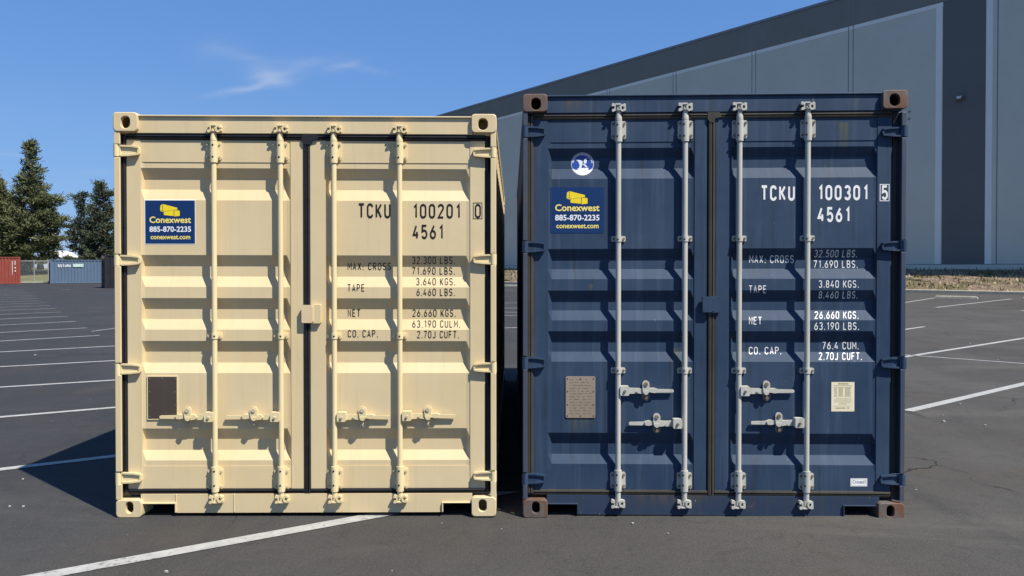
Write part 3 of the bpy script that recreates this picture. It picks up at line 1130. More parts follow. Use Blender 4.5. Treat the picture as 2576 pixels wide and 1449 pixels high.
containerL = build_container(dict(
    bx=bxL, xl=287, xr=1248, label='cream painted shipping container with black lettering and four cream locking bars, standing on the lot',
    paint=M['cream'], rod=M['cream_rod'], gasket=M['black_rubber'], bolt=M['cream_bolt'], cast=M['cream'], postmat=M['cream'], hingemat=M['cream_rod'], sillmat=M['cream'],
    dull=M['cream'], pdoor=-.042, cd=.034, slope=26.5, ph=-.026,
    castings=((286.5, 348, 282, 330, (317.5, 307, 23, 31)), (1186, 1249, 282, 329, (1215, 307.7, 24, 30)), (288, 353, 1258, 1302.5, (322, 1277, 19, 29)), (1185.5, 1248, 1253, 1302.3, (1213.7, 1274.5, 20.5, 31))),
    postL=(287.5, 303), postR=(1234, 1248), lip=288, gasT=334.5, gasB=1230.5, sillB=1290.5,
    hingeL=((363, 394), (640, 669), (914, 943), (1188, 1218)), hingeR=((366, 393), (636, 664), (911, 938), (1187, 1213)),
    fork=((366, 436), (1114, 1184), 1269), weld=(438.5, 585),
    corr=((422, 503), (641, 721.5), (749.5, 829), (857.5, 938.5), (1078, 1158.5)), seams=(407, 1173),
    camT=311, camB=1268, guideT=(354, 402), guideB=(1178, 1232), gplate=(19, 20), clamps=(845,),
    doors=[
        dict(x=(320, 355, 732, 764), gasx=(320, 766), gasv=(296, 321), hinge=(288, 303.5, 352), bars=((539, 1), (706, 1)),
             handles=((539, -1, 1050), (706, -1, 1050)),
             prints=[logo_sign(366, 491, 504, 613, True)],
             plates=[dict(box=(370, 443, 948, 1054), mats=[M['plate_dark'], M['plate_rivet'], M['plate_dark'], M['cream_rod']], rim=True)]),
        dict(x=(781, 820, 1183, 1220), gasx=(779, 1219), gasv=(1217, 1241), gvp=-.052, gasc=(762.5, 782), lap=(759, 799, 331, 352), hinge=(1248, 1234.5, 1190), bars=((840.5, 1), (1005.5, 1)),
             handles=((840.5, 1, 1050), (1005.5, 1, 1048)), tab=(758, 785, 806, 766, 813),
             prints=serL),
    ]))

# ---- navy container (right)
xorg_r = (1797 - IMW / 2) / FPX * D0
zpx = lambda py: on_y(IMW / 2, py, D0).z
xpx = lambda px: (px - IMW / 2) / FPX * D0 - xorg_r
RUSTY, GREENY = (.13, .075, .035), (.085, .09, .055)
M['navy'] = painted_steel('navy_paint', (.019, .040, .079), (.050, .078, .122), (.020, .024, .028), .60, .85, .20, (.075, .045, .028), dent=.20, chips=.6,
                          stains=((xpx(2130), .040, zpx(304), .22, (.085, .090, .050), 1.0), (xpx(1460), .11, zpx(1052), .14, GREENY, .7), (xpx(1440), .10, zpx(248), .10, (.085, .07, .045), .7),
                                  (xpx(2160), .02, zpx(238), .12, GREENY, .7), (xpx(1488), .022, zpx(716), .05, (.10, .09, .05), 1.2),
                                  (xpx(1640), .06, zpx(1262), .08, RUSTY, .6), (xpx(1712), .05, zpx(880), .2, GREENY, .7), (xpx(1690), .02, zpx(1290), .06, RUSTY, .9)))
M['navy_sill'] = painted_steel('navy_sill_paint', (.021, .038, .072), (.042, .053, .073), (.050, .047, .042), .55, .9, .45, dent=.25, chips=.7,
                               stains=((xpx(1700), .35, zpx(1250), .09, (.07, .06, .045), .8),))
M['navy_post'] = painted_steel('navy_post_paint', (.045, .060, .095), (.085, .088, .090), (.05, .042, .038), .5, .7, .45, dent=.25, chips=.7)
M['rusty_cast'] = painted_steel('rusty_casting', (.105, .088, .078), (.15, .125, .11), (.065, .042, .030), .65, .9, 1.3, (.135, .062, .034), .6)
M['old_rubber'] = painted_steel('weathered_rubber', (.040, .036, .030), (.095, .085, .068), (.020, .018, .016), .42, .6, 0, dent=.25)
M['zinc_rod'] = painted_steel('galvanised_rod', (.41, .40, .35), (.53, .52, .46), (.25, .225, .17), .50, .85, .40, (.17, .125, .08), .08)
M['zinc_dull'] = painted_steel('dull_zinc', (.13, .125, .11), (.24, .235, .21), (.06, .05, .04), .5, .9, .4, (.12, .08, .05), .1)
M['zinc_bolt'] = simple('galvanised_bolt', (.15, .125, .09), .5, .4, 40)
M['plate_tan'] = painted_steel('tan_data_plate', (.26, .205, .155), (.33, .27, .21), (.16, .13, .10), .5, .6, .1, dent=.2)
M['plate_line'] = simple('plate_engraving', (.17, .135, .10), .5, .3, 30)
M['paper'] = simple('cream_paper', (.72, .64, .44), .7, .06, 20)
M['ink'] = simple('faded_ink', (.34, .28, .17), .7, .2, 30)
M['ink_dark'] = simple('dark_ink', (.06, .045, .045), .7, .2, 30)
M['emblem_blue'] = simple('emblem_blue', (.028, .075, .33), .35, .1, 12)

bxR = Box(1315, 2279, -9, 7, 236, 1303)
serR = lines_of('serial_lettering', (('TCKU', 1915.5, 1998.6, 466, 505.3), ('100301', 2059, 2181, 465.4, 504), ('4561', 2055, 2136, 520.6, 559)), .175, M['letter_white'])
serR.append(dict(name='check_digit', shapes=txt('5', 2217, 2232.5, 466, 503, .165, 0, 0) + frame_shape(2212, 2236.4, 463, 506, 1.8, 0, 0), mats=[M['letter_white']]))
serR += lines_of('weight_lettering', (('32.500 LBS.', 2047.5, 2155, 628.5, 647.5, .14), ('71.690 LBS.', 2047, 2157, 655, 674, 0), ('3.840 KGS.', 2060, 2160, 705, 724, 0), ('8.460 LBS.', 2059, 2157, 732.3, 751, .10),
                         ('26.660 KGS.', 2049, 2160, 783, 802, 0), ('63.190 LBS.', 2049, 2161.5, 810.6, 830, 0), ('76.4 CUM.', 2070, 2160.5, 859.5, 879, 0), ('2.70J CUFT.', 2060, 2169, 886.4, 905.6, 0),
                         ('MAX: CROSS', 1884.6, 1996.6, 642, 662, 0), ('TAPE', 1884.6, 1927, 718, 737.5, 0), ('NET', 1884.6, 1916, 797, 816.6, 0), ('CO. CAP.', 1884.6, 1966, 872.5, 891.5, 0)), .122, M['letter_white'])


def disc(cx, cy, r, layer, m, n=48):
    return ([(cx + r * math.cos(2 * math.pi * i / n), cy + r * math.sin(2 * math.pi * i / n)) for i in range(n)], [tuple(range(n))], layer, m)


def emblem(cx, cy, r):
    sh = [disc(cx, cy, r, 0, 1), disc(cx, cy, r * .955, 1, 0)]
    # lettering marks round the rim
    for k in range(23):
        a = R(172 - k * 164 / 22)
        w, r0, r1 = R(2.1 if k % 3 else 1.5), r * .78, r * .92
        sh.append(poly_shape([(cx + rr * math.cos(a + s_ * w), cy - rr * math.sin(a + s_ * w)) for rr, s_ in ((r0, -1), (r1, -1), (r1, 1), (r0, 1))], 2, 1))
    # lower white band
    low = [(cx + r * .93 * math.cos(R(t_)), cy - r * .93 * math.sin(R(t_))) for t_ in range(204, 337, 6)]
    sh.append(poly_shape(low + [(cx + r * .66, cy + r * .55), (cx, cy + r * .50), (cx - r * .66, cy + r * .55)], 2, 1))
    for k in range(9):
        x = cx - r * .42 + k * r * .105
        sh.append(rect_shape(x, x + r * .06, cy + r * (.66 + .035 * (1 - abs(k - 4) / 4)), cy + r * .76, 3, 0))
    q = lambda pts: [(cx + x * r, cy + y * r) for x, y in pts]
    sh.append(poly_shape(q([(-.60, -.40), (-.20, -.36), (.02, -.22), (-.02, .10), (-.14, .42), (-.34, .42), (-.24, .10), (-.36, -.18)]), 3, 1))
    sh.append(poly_shape(q([(-.44, .40), (.0, .34), (.56, .34), (.48, .50), (-.38, .50)]), 4, 1))
    sh.append(poly_shape(q([(.02, .04), (.14, -.06), (.46, .26), (.34, .32)]), 3, 1))
    sh.append(poly_shape(q([(.10, -.28), (.26, -.44), (.38, -.34), (.36, -.10), (.22, .0), (.12, -.10)]), 5, 1))
    sh.append(poly_shape(q([(.12, -.34), (.34, -.56), (.38, -.52), (.20, -.32)]), 6, 1))
    return dict(name='round_emblem', shapes=sh, mats=[M['emblem_blue'], M['sign_white']])


def paper_notice(x0, x1, y0, y1):
    sh = [rect_shape(x0, x1, y0, y1, 0, 0)]
    w, h = x1 - x0, y1 - y0
    L_ = lambda a, b, c_, d_, m=1: sh.append(rect_shape(x0 + w * a, x0 + w * b, y0 + h * c_, y0 + h * d_, 1, m))
    rr = random.Random(3)

    def line(a, b, c_, d_):
        t_ = a
        while t_ < b:
            e = min(b, t_ + rr.uniform(.025, .07))
            L_(t_, e, c_, d_)
            t_ = e + .014
    line(.30, .74, .035, .085)
    line(.12, .88, .115, .135)
    for k in range(11):
        y = .19 + k * .027
        line(.13, .24, y, y + .012)
        line(.32, .50, y, y + .014)
        line(.60, .84, y, y + .014)
    L_(.12, .86, .178, .183)
    L_(.12, .86, .488, .493)
    line(.20, .88, .55, .562)
    line(.12, .88, .60, .622)
    line(.12, .88, .67, .688)
    line(.30, .66, .735, .755)
    L_(.06, .92, .815, .821)
    line(.18, .62, .865, .905)
    line(.70, .78, .865, .905)
    return dict(name='paper_notice', shapes=sh, mats=[M['paper'], M['ink']])


sm = [rect_shape(2142.5, 2184.5, 1203.5, 1223.5, 0, 0)] + frame_shape(2145, 2182.5, 1205, 1222, .5, 1, 2)
sm += [(p, f, 1, 1) for p, f, _ in font_flat('Crossed1', 2148, 2180, 1207.5, 1216.5, .0)]
small_label = dict(name='small_label', shapes=sm, mats=[M['sign_white'], M['ink_dark'], M['ink']])
rr_ = random.Random(5)
marks = []
for k in range(13):
    y = .07 + k * .068
    x = .12
    while x < .82:
        w_ = rr_.uniform(.05, .2)
        marks.append((x, y + rr_.uniform(-.004, .004), min(w_, .88 - x), .012))
        x += w_ + rr_.uniform(.03, .12)
containerR = build_container(dict(
    bx=bxR, xl=1315, xr=2279, label='weathered navy blue shipping container with rusty corner castings, white lettering and galvanised locking bars',
    paint=M['navy'], rod=M['zinc_rod'], gasket=M['old_rubber'], bolt=M['zinc_bolt'], cast=M['rusty_cast'], postmat=M['navy_post'], hingemat=M['navy'], sillmat=M['navy_sill'],
    dull=M['zinc_dull'], pdoor=-.050, cd=.036, slope=25, ph=-.034,
    castings=((1315, 1377, 236.5, 281.5, (1348, 261.5, 24, 30)), (2218.5, 2281, 235, 281, (2248, 259.6, 26, 31)), (1315.5, 1378, 1257, 1303, (1348, 1276.7, 19.5, 29)), (2213, 2279, 1260, 1304, (2243.5, 1280, 20, 29))),
    postL=(1315.5, 1327), postR=(2267, 2279), lip=240, gasT=285.5, gasB=1231.5, sillB=1293,
    hingeL=((316.5, 346), (606, 636), (897, 928), (1190, 1219)), hingeR=((325, 352), (608, 636), (897, 927), (1188, 1216)),
    fork=((1380, 1452), (2128, 2210), 1269),
    corr=((374, 451), (626.5, 702.5), (731, 806), (833, 909.5), (1088, 1166)), seams=(359, 1178),
    camT=262, camB=1277, guideT=(306, 353), guideB=(1185, 1228), gplate=(19, 19), clamps=(602, 931.5),
    doors=[
        dict(x=(1342, 1378, 1747, 1778), gasx=(1340, 1781), gasv=(1322, 1343), hinge=(1315, 1327, 1373), bars=((1555.5, 1), (1723, 1)),
             handles=((1555.5, 1, 983), (1723, -1, 1065)),
             prints=[logo_sign(1385, 1518.5, 471, 586, False), emblem(1465, 412.5, 28.5)],
             plates=[dict(box=(1423.5, 1498, 947, 1051), mats=[M['plate_tan'], M['ink_dark'], M['plate_line']], marks=marks)]),
        dict(x=(1800, 1834, 2206, 2242), gasx=(1799, 2243), gasv=(2239, 2274), gvp=-.086, gasc=(1780, 1800), lap=(1779, 1812, 284, 302), hinge=(2279, 2267, 2218), bars=((1859.5, 1), (2031, 1)),
             handles=((1859.5, 1, 983), (2031, -1, 1062)), tab=(1768, 1793, 1814, 746, 787),
             prints=serR + [paper_notice(2093, 2151, 961, 1035), small_label]),
    ]))

# ------------------------------------------------------------------ warehouse
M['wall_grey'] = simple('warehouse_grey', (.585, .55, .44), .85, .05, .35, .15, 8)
M['wall_dark'] = simple('warehouse_dark_grey', (.205, .19, .16), .85, .06, .35, .15, 8)
M['wall_slate'] = simple('warehouse_slate', (.135, .132, .122), .85, .06, .35, .15, 8)
M['wall_light'] = simple('warehouse_pale_stripe', (.78, .75, .66), .85, .04, .5)
M['wall_joint'] = simple('panel_joint', (.22, .215, .21), .9, .1, 2)
M['coping'] = simple('coping_metal', (.20, .215, .235), .5, .1, 3)
WD = Vector((-195 - IMW / 2, FPX, 0)).normalized()             # runs away to the left
WP0 = at_depth(2576, 50)
WN = Vector((WD.y, -WD.x, 0))
if WN.dot(WP0) > 0:
    WN = -WN                                                    # faces the lot


def wall_sz(px, py):
    d = ray(px, py)
    o = Vector((0, 0, CAMH))
    t = (WP0 - o).dot(WN) / d.dot(WN)
    p = o + d * t
    return (p - WP0).dot(WD), p.z


wroot = thing('warehouse', 'large grey tilt-up warehouse with dark roof band and pale stripe rising behind the blue container', 'warehouse', tuple(WP0), math.atan2(WD.y, WD.x))
# local frame: x along the wall, y = +-depth, z up
ysg = 1 if (Matrix.Rotation(-math.atan2(WD.y, WD.x), 3, 'Z') @ WN).y > 0 else -1
SLEFT, SRIGHT = wall_sz(560, 672)[0], -26.0
ZB = wall_sz(2425, 680)[1]
ZP = wall_sz(2425, 664)[1]
ZR = wall_sz(2110, 0)[1]
ZS = wall_sz(2364.8, 6.8)[1]
ZS2 = wall_sz(2351, 21.1)[1]


def wslab(mb, s0, s1, z0, z1, out, back=-.3):
    a, b = sorted((out * ysg, back * ysg))
    mb.box(min(s0, s1), max(s0, s1), a, b, z0, z1)


sx = lambda px: wall_sz(px, 672)[0]
W0, W1 = sx(2351), sx(2366.5)
P1, P2, P3 = sx(2476.7), sx(2493.6), sx(2504.6)
joints = [sx(v) for v in (1005, 1130, 1250, 1384.5, 1530, 1696, 1894.5, 2137.5)] + [sx(880), sx(760), sx(650)]
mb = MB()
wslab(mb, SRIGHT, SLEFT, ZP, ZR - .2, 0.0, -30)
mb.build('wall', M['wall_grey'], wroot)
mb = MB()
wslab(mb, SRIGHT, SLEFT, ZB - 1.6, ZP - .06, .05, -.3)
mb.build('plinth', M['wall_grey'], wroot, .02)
mb = MB()
wslab(mb, SRIGHT, SLEFT, ZP - .06, ZP, .012, -.3)
mb.build('plinth_joint', M['wall_joint'], wroot)
mb = MB()
wslab(mb, P1 + .002, SLEFT, ZS, ZR, .035, -.1)
mb.build('roof_band', M['wall_dark'], wroot, .02)
mb = MB()
wslab(mb, SRIGHT, P1, ZS, ZR, .034, -.1)
mb.build('roof_band', M['wall_slate'], wroot, .02)
mb = MB()
wslab(mb, W1, SLEFT, ZS2, ZS - .03, .015, -.1)
mb.build('pale_stripe', M['wall_light'], wroot)
for s0, s1 in ((W0, W1), (P1, P2)):
    mb = MB()
    wslab(mb, s0, s1 if s1 != W1 else W1 + .001, ZP + .001, ZS2 if s1 == W1 else ZS - .03, .0152, -.1)
    mb.build('pale_stripe', M['wall_light'], wroot)
mb = MB()
wslab(mb, W1 + .002, W1 - .05, ZS2 + .001, ZS - .03, .0153, -.1)
mb.build('pale_stripe', M['wall_light'], wroot)
mb = MB()
wslab(mb, W1 - .055, P1 + .005, ZP + .001, ZS - .001, .02, -.1)
mb.build('dark_panel', M['wall_slate'], wroot)
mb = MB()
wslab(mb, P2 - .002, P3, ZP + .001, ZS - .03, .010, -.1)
mb.build('grey_panel', M['wall_grey'], wroot)  # narrow raised panel, same grey as the wall
for j in joints:
    mb = MB()
    wj = .035
    for o in (-.19, .19):
        wslab(mb, j + o - wj, j + o + wj, ZP + .002, ZS2 - .002, .004, -.05)
        wslab(mb, j + o - wj, j + o + wj, ZS2, ZS - .031, .0165, -.05)
        wslab(mb, j + o - wj, j + o + wj, ZS + .001, ZR, .0385, -.05)
    mb.build('panel_joint', M['wall_joint'], wroot)
mb = MB()
wslab(mb, P3 - .06, P3, ZP + .002, ZS - .03, .012, -.05)
mb.build('panel_joint', M['wall_joint'], wroot)
mb = MB()
wslab(mb, SRIGHT, SLEFT, ZR, ZR + .22, .10, -.5)
mb.build('coping', M['coping'], wroot, .02)
mb = MB()
wslab(mb, SRIGHT, SLEFT, ZR - .6, ZR - .3, -1, -30)
mb.build('roof', M['wall_light'], wroot)
# wall lamp on the dark panel
ls, lz = wall_sz(2418, 249)
mb = MB()
y0_ = .02 * ysg
mb.box(ls - .22, ls + .22, min(y0_, y0_ + .10 * ysg), max(y0_, y0_ + .10 * ysg), lz - .16, lz + .20)
pts = [(ls - .26, lz + .14), (ls + .26, lz + .14), (ls + .26, lz + .06), (ls + .14, lz - .12), (ls - .14, lz - .12), (ls - .26, lz + .06)]
mb.prism([(x, y0_ + .10 * ysg, z) for x, z in pts], [(x, y0_ + .34 * ysg, z + .05) for x, z in pts])
lamp = mb.build('wall_lamp', M['wall_slate'], wroot, .015)
mb = MB()
pts = [(ls - .17, lz + .10), (ls + .17, lz + .10), (ls + .12, lz - .06), (ls - .12, lz - .06)]
mb.prism([(x, y0_ + .335 * ysg, z + .04) for x, z in pts], [(x, y0_ + .36 * ysg, z + .045) for x, z in pts])
mb.build('lens', simple('lamp_lens', (.62, .58, .52), .3, .05, 5), lamp)
for k, (px, py) in enumerate(((2288, 281), (2287, 299))):
    s_, z_ = wall_sz(px, py)
    mb = MB()
    wslab(mb, s_ - .07, s_ + .07, z_ - .06, z_ + .06, .05, -.02)
    mb.build('wall_vent', M['wall_joint'], wroot, .01)

# ------------------------------------------------------------------ kerb, planted bank, wheel stops
KA, KB = ground(1280, 714), ground(2576, 742.5)
KD = (KA - KB).normalized()
K0, K1 = KB - KD * 22, KB + KD * 92
KN = Vector((KD.y, -KD.x, 0))
if KN.dot(KB) > 0:
    KN = -KN
kb = MB()
n = 60
sec = [(0, 0), (.02, .17), (.04, .195), (.46, .205), (.46, 0)]
vs = []
for i in range(n + 1):
    p = K0.lerp(K1, i / n)
    w = random.uniform(-.012, .012)
    vs += [p - KN * (o + w) + Vector((0, 0, z)) for o, z in sec]
k = len(sec)
kb.add(vs, [(i * k + j, i * k + j + 1, (i + 1) * k + j + 1, (i + 1) * k + j) for i in range(n) for j in range(k - 1)])
tag(kb.build('kerb', M['kerb']), kind='structure')


def bank_mat():
    m, t, b, co = base_mat('mulch_bank', .95, .2)
    n1 = t.noise(co, .35, 4, .65)
    n2 = t.noise(t.mapv(co, (3, 3, 6)), 1.6, 6, .7, .5)
    n3 = t.noise(co, 9, 4, .7)
    c = t.mix(t.ramp(n2, .3, .7), (.13, .085, .055), (.34, .255, .175))
    g = t.mix(t.ramp(n3, .3, .7), (.055, .060, .020), (.16, .15, .06))
    c = t.mix(t.math('MULTIPLY', t.ramp(n1, .46, .58), .8), c, g)
    c = t.mix(t.math('MULTIPLY', t.ramp(n3, .55, .75), .5), c, (.40, .33, .25))
    t.put(b.inputs['Base Color'], c)
    t.put(b.inputs['Normal'], t.bump(t.math('ADD', n2, t.math('MULTIPLY', n3, .6)), .9, .12))
    return m


M['bank'] = bank_mat()
bk = MB()
NX, NY = 150, 14
rb = random.Random(11)


def bank_pt(i, j):
    a = K0.lerp(K1, i / NX) - KN * .40
    # matching place at the wall foot
    ts = -24 + (SLEFT + 20) * i / NX
    b_ = WP0 + WD * ts + WN * .02
    t_ = j / NY
    p = a.lerp(b_, t_)
    p.z = .14 + (ZB + .02 - .14) * (1 - (1 - t_) ** 1.7)
    return p


for i in range(NX + 1):
    for j in range(NY + 1):
        p = bank_pt(i, j)
        if 0 < j < NY:
            p.z += rb.uniform(-.09, .11)
            p += Vector((rb.uniform(-.1, .1), rb.uniform(-.1, .1), 0))
        bk.v.append(p)
for i in range(NX):
    for j in range(NY):
        a = i * (NY + 1) + j
        bk.f.append([a, a + 1, a + NY + 2, a + NY + 1])
        bk.m.append(0)
        bk.sm.append(False)
tag(bk.build('planted_bank', M['bank']), kind='structure')
# straw and rough grass on the bank
gs = MB()
for q in range(9000):
    i, j = rb.random() ** 1.2 * NX * .72, rb.random() * NY * .97
    a, b_ = bank_pt(int(i), j), bank_pt(int(i) + 1, j)
    p = a.lerp(b_, i % 1.0)
    p.z += .02
    patch = math.sin(i * .55 + 1.7 * math.sin(j * .9)) + rb.uniform(-.9, .9)
    h = rb.uniform(.10, .30)
    ang = rb.uniform(0, 6.28)
    lean = rb.uniform(.1, .9)
    m_ = 0 if patch > .45 else (1 if rb.random() < .75 else 2)
    d_ = Vector((math.cos(ang), math.sin(ang), 0))
    s_ = Vector((-d_.y, d_.x, 0)) * rb.uniform(.02, .06)
    tip = p + d_ * h * lean * (1.4 if m_ else .8) + Vector((0, 0, h * (1 - .55 * lean)))
    gs.add([p - s_, p + s_, tip + s_ * .3, tip - s_ * .3], [(0, 1, 2, 3)], m_)
tag(gs.build('straw_and_grass', [simple('rough_grass', (.085, .085, .03), .9, .4, 3), simple('straw', (.36, .285, .19), .9, .3, 3), simple('dead_leaf', (.17, .11, .075), .9, .3, 3)]), kind='stuff')


def wheel_stop(px0, py0, px1, py1, label, white_end):
    a, b_ = ground(px0, py0), ground(px1, py1)
    L = (b_ - a).length
    ang = math.atan2(b_.y - a.y, b_.x - a.x)
    mb = MB()
    secs = [(-.0, 0), (.02, .10), (.055, .145), (.125, .145), (.16, .10), (.18, 0)]
    for x0, x1, m in ((0, L * .94, 0), (L * .941, L, 1)):
        A = [(x0 + (.06 if x0 == 0 and z > .12 else 0), y, z) for y, z in secs]
        B = [(x1 - (.10 if m == 1 and z > .12 else 0), y, z) for y, z in secs]
        mb.prism(A, B, m if white_end else 0)
    for fx in (.18, .82):
        mb.cyl((L * fx, .09, .14), (L * fx, .09, .152), .016, seg=8, m=2)
    o = mb.build('wheel_stop', [M['concrete'], M['line'], M['wall_joint']], None, .012, loc=a)
    o.rotation_euler = (0, 0, ang)
    tag(o, label, 'wheel stop', 'concrete wheel stops along the kerb')


wheel_stop(2352, 750.5, 2459, 753, 'concrete wheel stop with a white painted end, right of the navy container', True)
wheel_stop(2572, 754, 2690, 757, 'concrete wheel stop cut off by the right edge of the photo', False)
wheel_stop(1238, 720, 1302, 721, 'far concrete wheel stop seen through the gap between the containers', False)

# ------------------------------------------------------------------ far containers on the left
def far_mat(name, col, fade):
    return painted_steel(name, col, fade, tuple(c * .6 for c in col), .5, .3, 0, dent=0)


def far_container(label, corner_px, corner_y, L, ang, mat, H, from_right=False, name='shipping_container'):
    c_ = ground(corner_px, corner_y)
    if from_right:
        c_ = c_ - Vector((math.cos(ang), math.sin(ang), 0)) * L
    root = thing(name, label, 'shipping container', tuple(c_), ang, 'containers parked at the far edge of the lot')
    Wd = 2.44
    for x in (0, L - .16):
        for y in (0, Wd - .16):
            for z in (0, H - .12):
                mb = MB()
                mb.box(x - .005, x + .165, y - .005, y + .165, z, z + .12)
                mb.build('corner_casting', mat, root, .01)
            mb = MB()
            mb.box(x + .01, x + .15, y + .01, y + .15, .1202, H - .1202)
            mb.build('corner_post', mat, root)
    for y, o in ((.03, -1), (Wd - .03, 1)):
        mb = MB()
        corrugated(y, o, .151, L - .151, .17, H - .10, mb, .045, 'x')
        mb.build('side_wall', mat, root)
        mb = MB()
        mb.box(.166, L - .166, y - .03, y + .04, .03, .169)
        mb.build('bottom_rail', mat, root)
        mb = MB()
        mb.box(.166, L - .166, y - .03, y + .04, H - .10, H - .015)
        mb.build('top_rail', mat, root)
    mb = MB()
    mb.box(.1661, L - .1661, .0701, Wd - .0701, H - .06, H - .03)
    for k_ in range(int(L / .6)):
        mb.box(.3 + k_ * .6, .5 + k_ * .6, .08, Wd - .08, H - .029, H - .012)
    mb.build('roof', mat, root)
    mb = MB()
    mb.box(L - .08, L - .03, .151, Wd - .151, .05, H - .05)
    for k_ in range(7):
        mb.box(L - .029, L + .0, .25 + k_ * .3, .40 + k_ * .3, .15, H - .15)
    mb.build('rear_wall', mat, root)
    for k_ in (0, 1):
        mb = MB()
        y0 = .155 + k_ * 1.068
        mb.box(.04, .09, y0, y0 + 1.06, .12, H - .12)
        for z in (.45, .9, 1.35, 1.8):
            mb.box(.02, .039, y0 + .1, y0 + .96, z, z + .2)
        dr = mb.build('door', mat, root)
        for yb in (.28, .78):
            mb = MB()
            mb.cyl((.0, y0 + yb, .1), (.0, y0 + yb, H - .1), .02, seg=8)
            mb.build('locking_bar', M['zinc_bolt'], dr)
    return root


def side_px(root, px, py):
    """local x, z on the front side (y=0) of a far container"""
    mw = Matrix.Rotation(root.rotation_euler.z, 4, 'Z')
    n_ = mw @ Vector((0, 1, 0))
    o = Vector((0, 0, CAMH))
    d = ray(px, py)
    p = o + d * ((Vector(root.location) - o).dot(n_) / d.dot(n_))
    l_ = mw.inverted() @ (p - Vector(root.location))
    return l_.x, l_.z


A34 = R(33.5)
M['far_red'] = far_mat('red_paint', (.235, .052, .036), (.27, .08, .06))
M['far_blue'] = far_mat('steel_blue_paint', (.085, .130, .190), (.11, .155, .215))
M['far_black'] = far_mat('black_paint', (.016, .016, .020), (.028, .028, .032))
rc = far_container('brick red container with white vertical lettering, at the left edge of the photo', 50.6, 714.2, 6.06, R(31.5), M['far_red'], 2.58, True)
bc = far_container('steel blue container with white lettering on its side, right of the chain link gate', 126, 714, 6.06, A34, M['far_blue'], 2.33)
kc = far_container('black container with its end turned to the lot, beside the cream container', 263.6, 725.2, 6.06, A34, M['far_black'], 2.55)


def side_marks(root, shapes, name, mats):
    """flat painted shapes in picture units on a far container's side"""
    for nm, sh, mt in shapes:
        mb = MB()
        for pts, fs in sh:
            loc = [side_px(root, x, y) for x, y in pts]
            mb.add([(x, -.0165, z) for x, z in loc], fs)
        mb.build(nm, mt, root)


bl_ = [(p, f) for p, f, _ in text_flat('BSTURK', 145.8, 178.5, 665.3, 672.2, .2)]
gb_ = [([(183.5, 663.6), (210, 663.6), (210, 671.5), (183.5, 671.5)], [(0, 1, 2, 3)])]
side_marks(bc, [('side_lettering', bl_, M['letter_white']), ('side_label', gb_, simple('pale_green_label', (.42, .55, .50), .6, .2, 8))], '', None)
lab_t = [(p, f) for p, f, _ in text_flat('UNITED', 185.5, 207, 665.5, 670, .2)]
col1 = [([(x, y), (x + 1.5, y), (x + 1.5, y + 2.1), (x, y + 2.1)], [(0, 1, 2, 3)]) for x, y in [(30.2, 656.5 + 2.75 * k) for k in range(11)] + [(30.2, 688.5)]]
col2 = [([(x, y), (x + w, y), (x + w, y + h), (x, y + h)], [(0, 1, 2, 3)]) for x, y, w, h in ((36.8, 656, 1.8, 3), (36.8, 659.8, 1.8, 3), (36.8, 663.4, 1.8, 3), (37, 672, 2.6, 3.2), (37.2, 680, 2.6, 3.2))]
side_marks(rc, [('side_lettering', col1, M['letter_white']), ('side_lettering', col2, M['letter_white'])], '', None)

# ------------------------------------------------------------------ chain link gate and fence
M['galv'] = simple('galvanised_pipe', (.42, .43, .42), .5, .15, 6, metal=.3)


def fence(label, pa, pb, H=2.2, npost=3, pitch=.11):
    a, b_ = Vector(pa), Vector(pb)
    L = (b_ - a).length
    root = thing('chain_link_fence', label, 'fence', tuple(a), math.atan2(b_.y - a.y, b_.x - a.x))
    for k_ in range(npost):
        mb = MB()
        x = L * k_ / (npost - 1)
        mb.cyl((x, 0, -.05), (x, 0, H + .06), .038, seg=10)
        mb.cyl((x, 0, H + .06), (x, 0, H + .10), .045, .01, seg=10)
        mb.build('post', M['galv'], root)
    for z in (.10, H):
        mb = MB()
        mb.cyl((0, .0, z), (L, .0, z), .030, seg=10)
        mb.build('rail', M['galv'], root)
    mb = MB()
    w = .0045
    x = -H
    while x < L:
        for sg in (1, -1):
            x0, z0, x1, z1 = x, .1, x + H - .1, H
            if x0 < 0:
                z0 -= x0
                x0 = 0
            if x1 > L:
                z1 -= x1 - L
                x1 = L
            if z1 - z0 > .02:
                if sg < 0:
                    z0, z1 = H + .1 - z0, H + .1 - z1
                y = .034 + .004 * sg
                mb.add([(x0, y, z0 - w), (x0, y, z0 + w), (x1, y, z1 + w), (x1, y, z1 - w), (x0, y + .006, z0), (x1, y + .006, z1)], [(0, 1, 2, 3), (1, 4, 5, 2), (4, 0, 3, 5)])
        x += pitch
    mb.build('wire_mesh', M['galv'], root)
    return root


fence('galvanised chain link fence between the red and the blue container', ground(50, 712.8), ground(121.5, 712.2), 2.2, 3)

# ------------------------------------------------------------------ boulders, pale building, light pole behind the fence
M['boulder'] = simple('pale_boulder', (.42, .35, .29), .9, .25, 2.5, .5, 6)


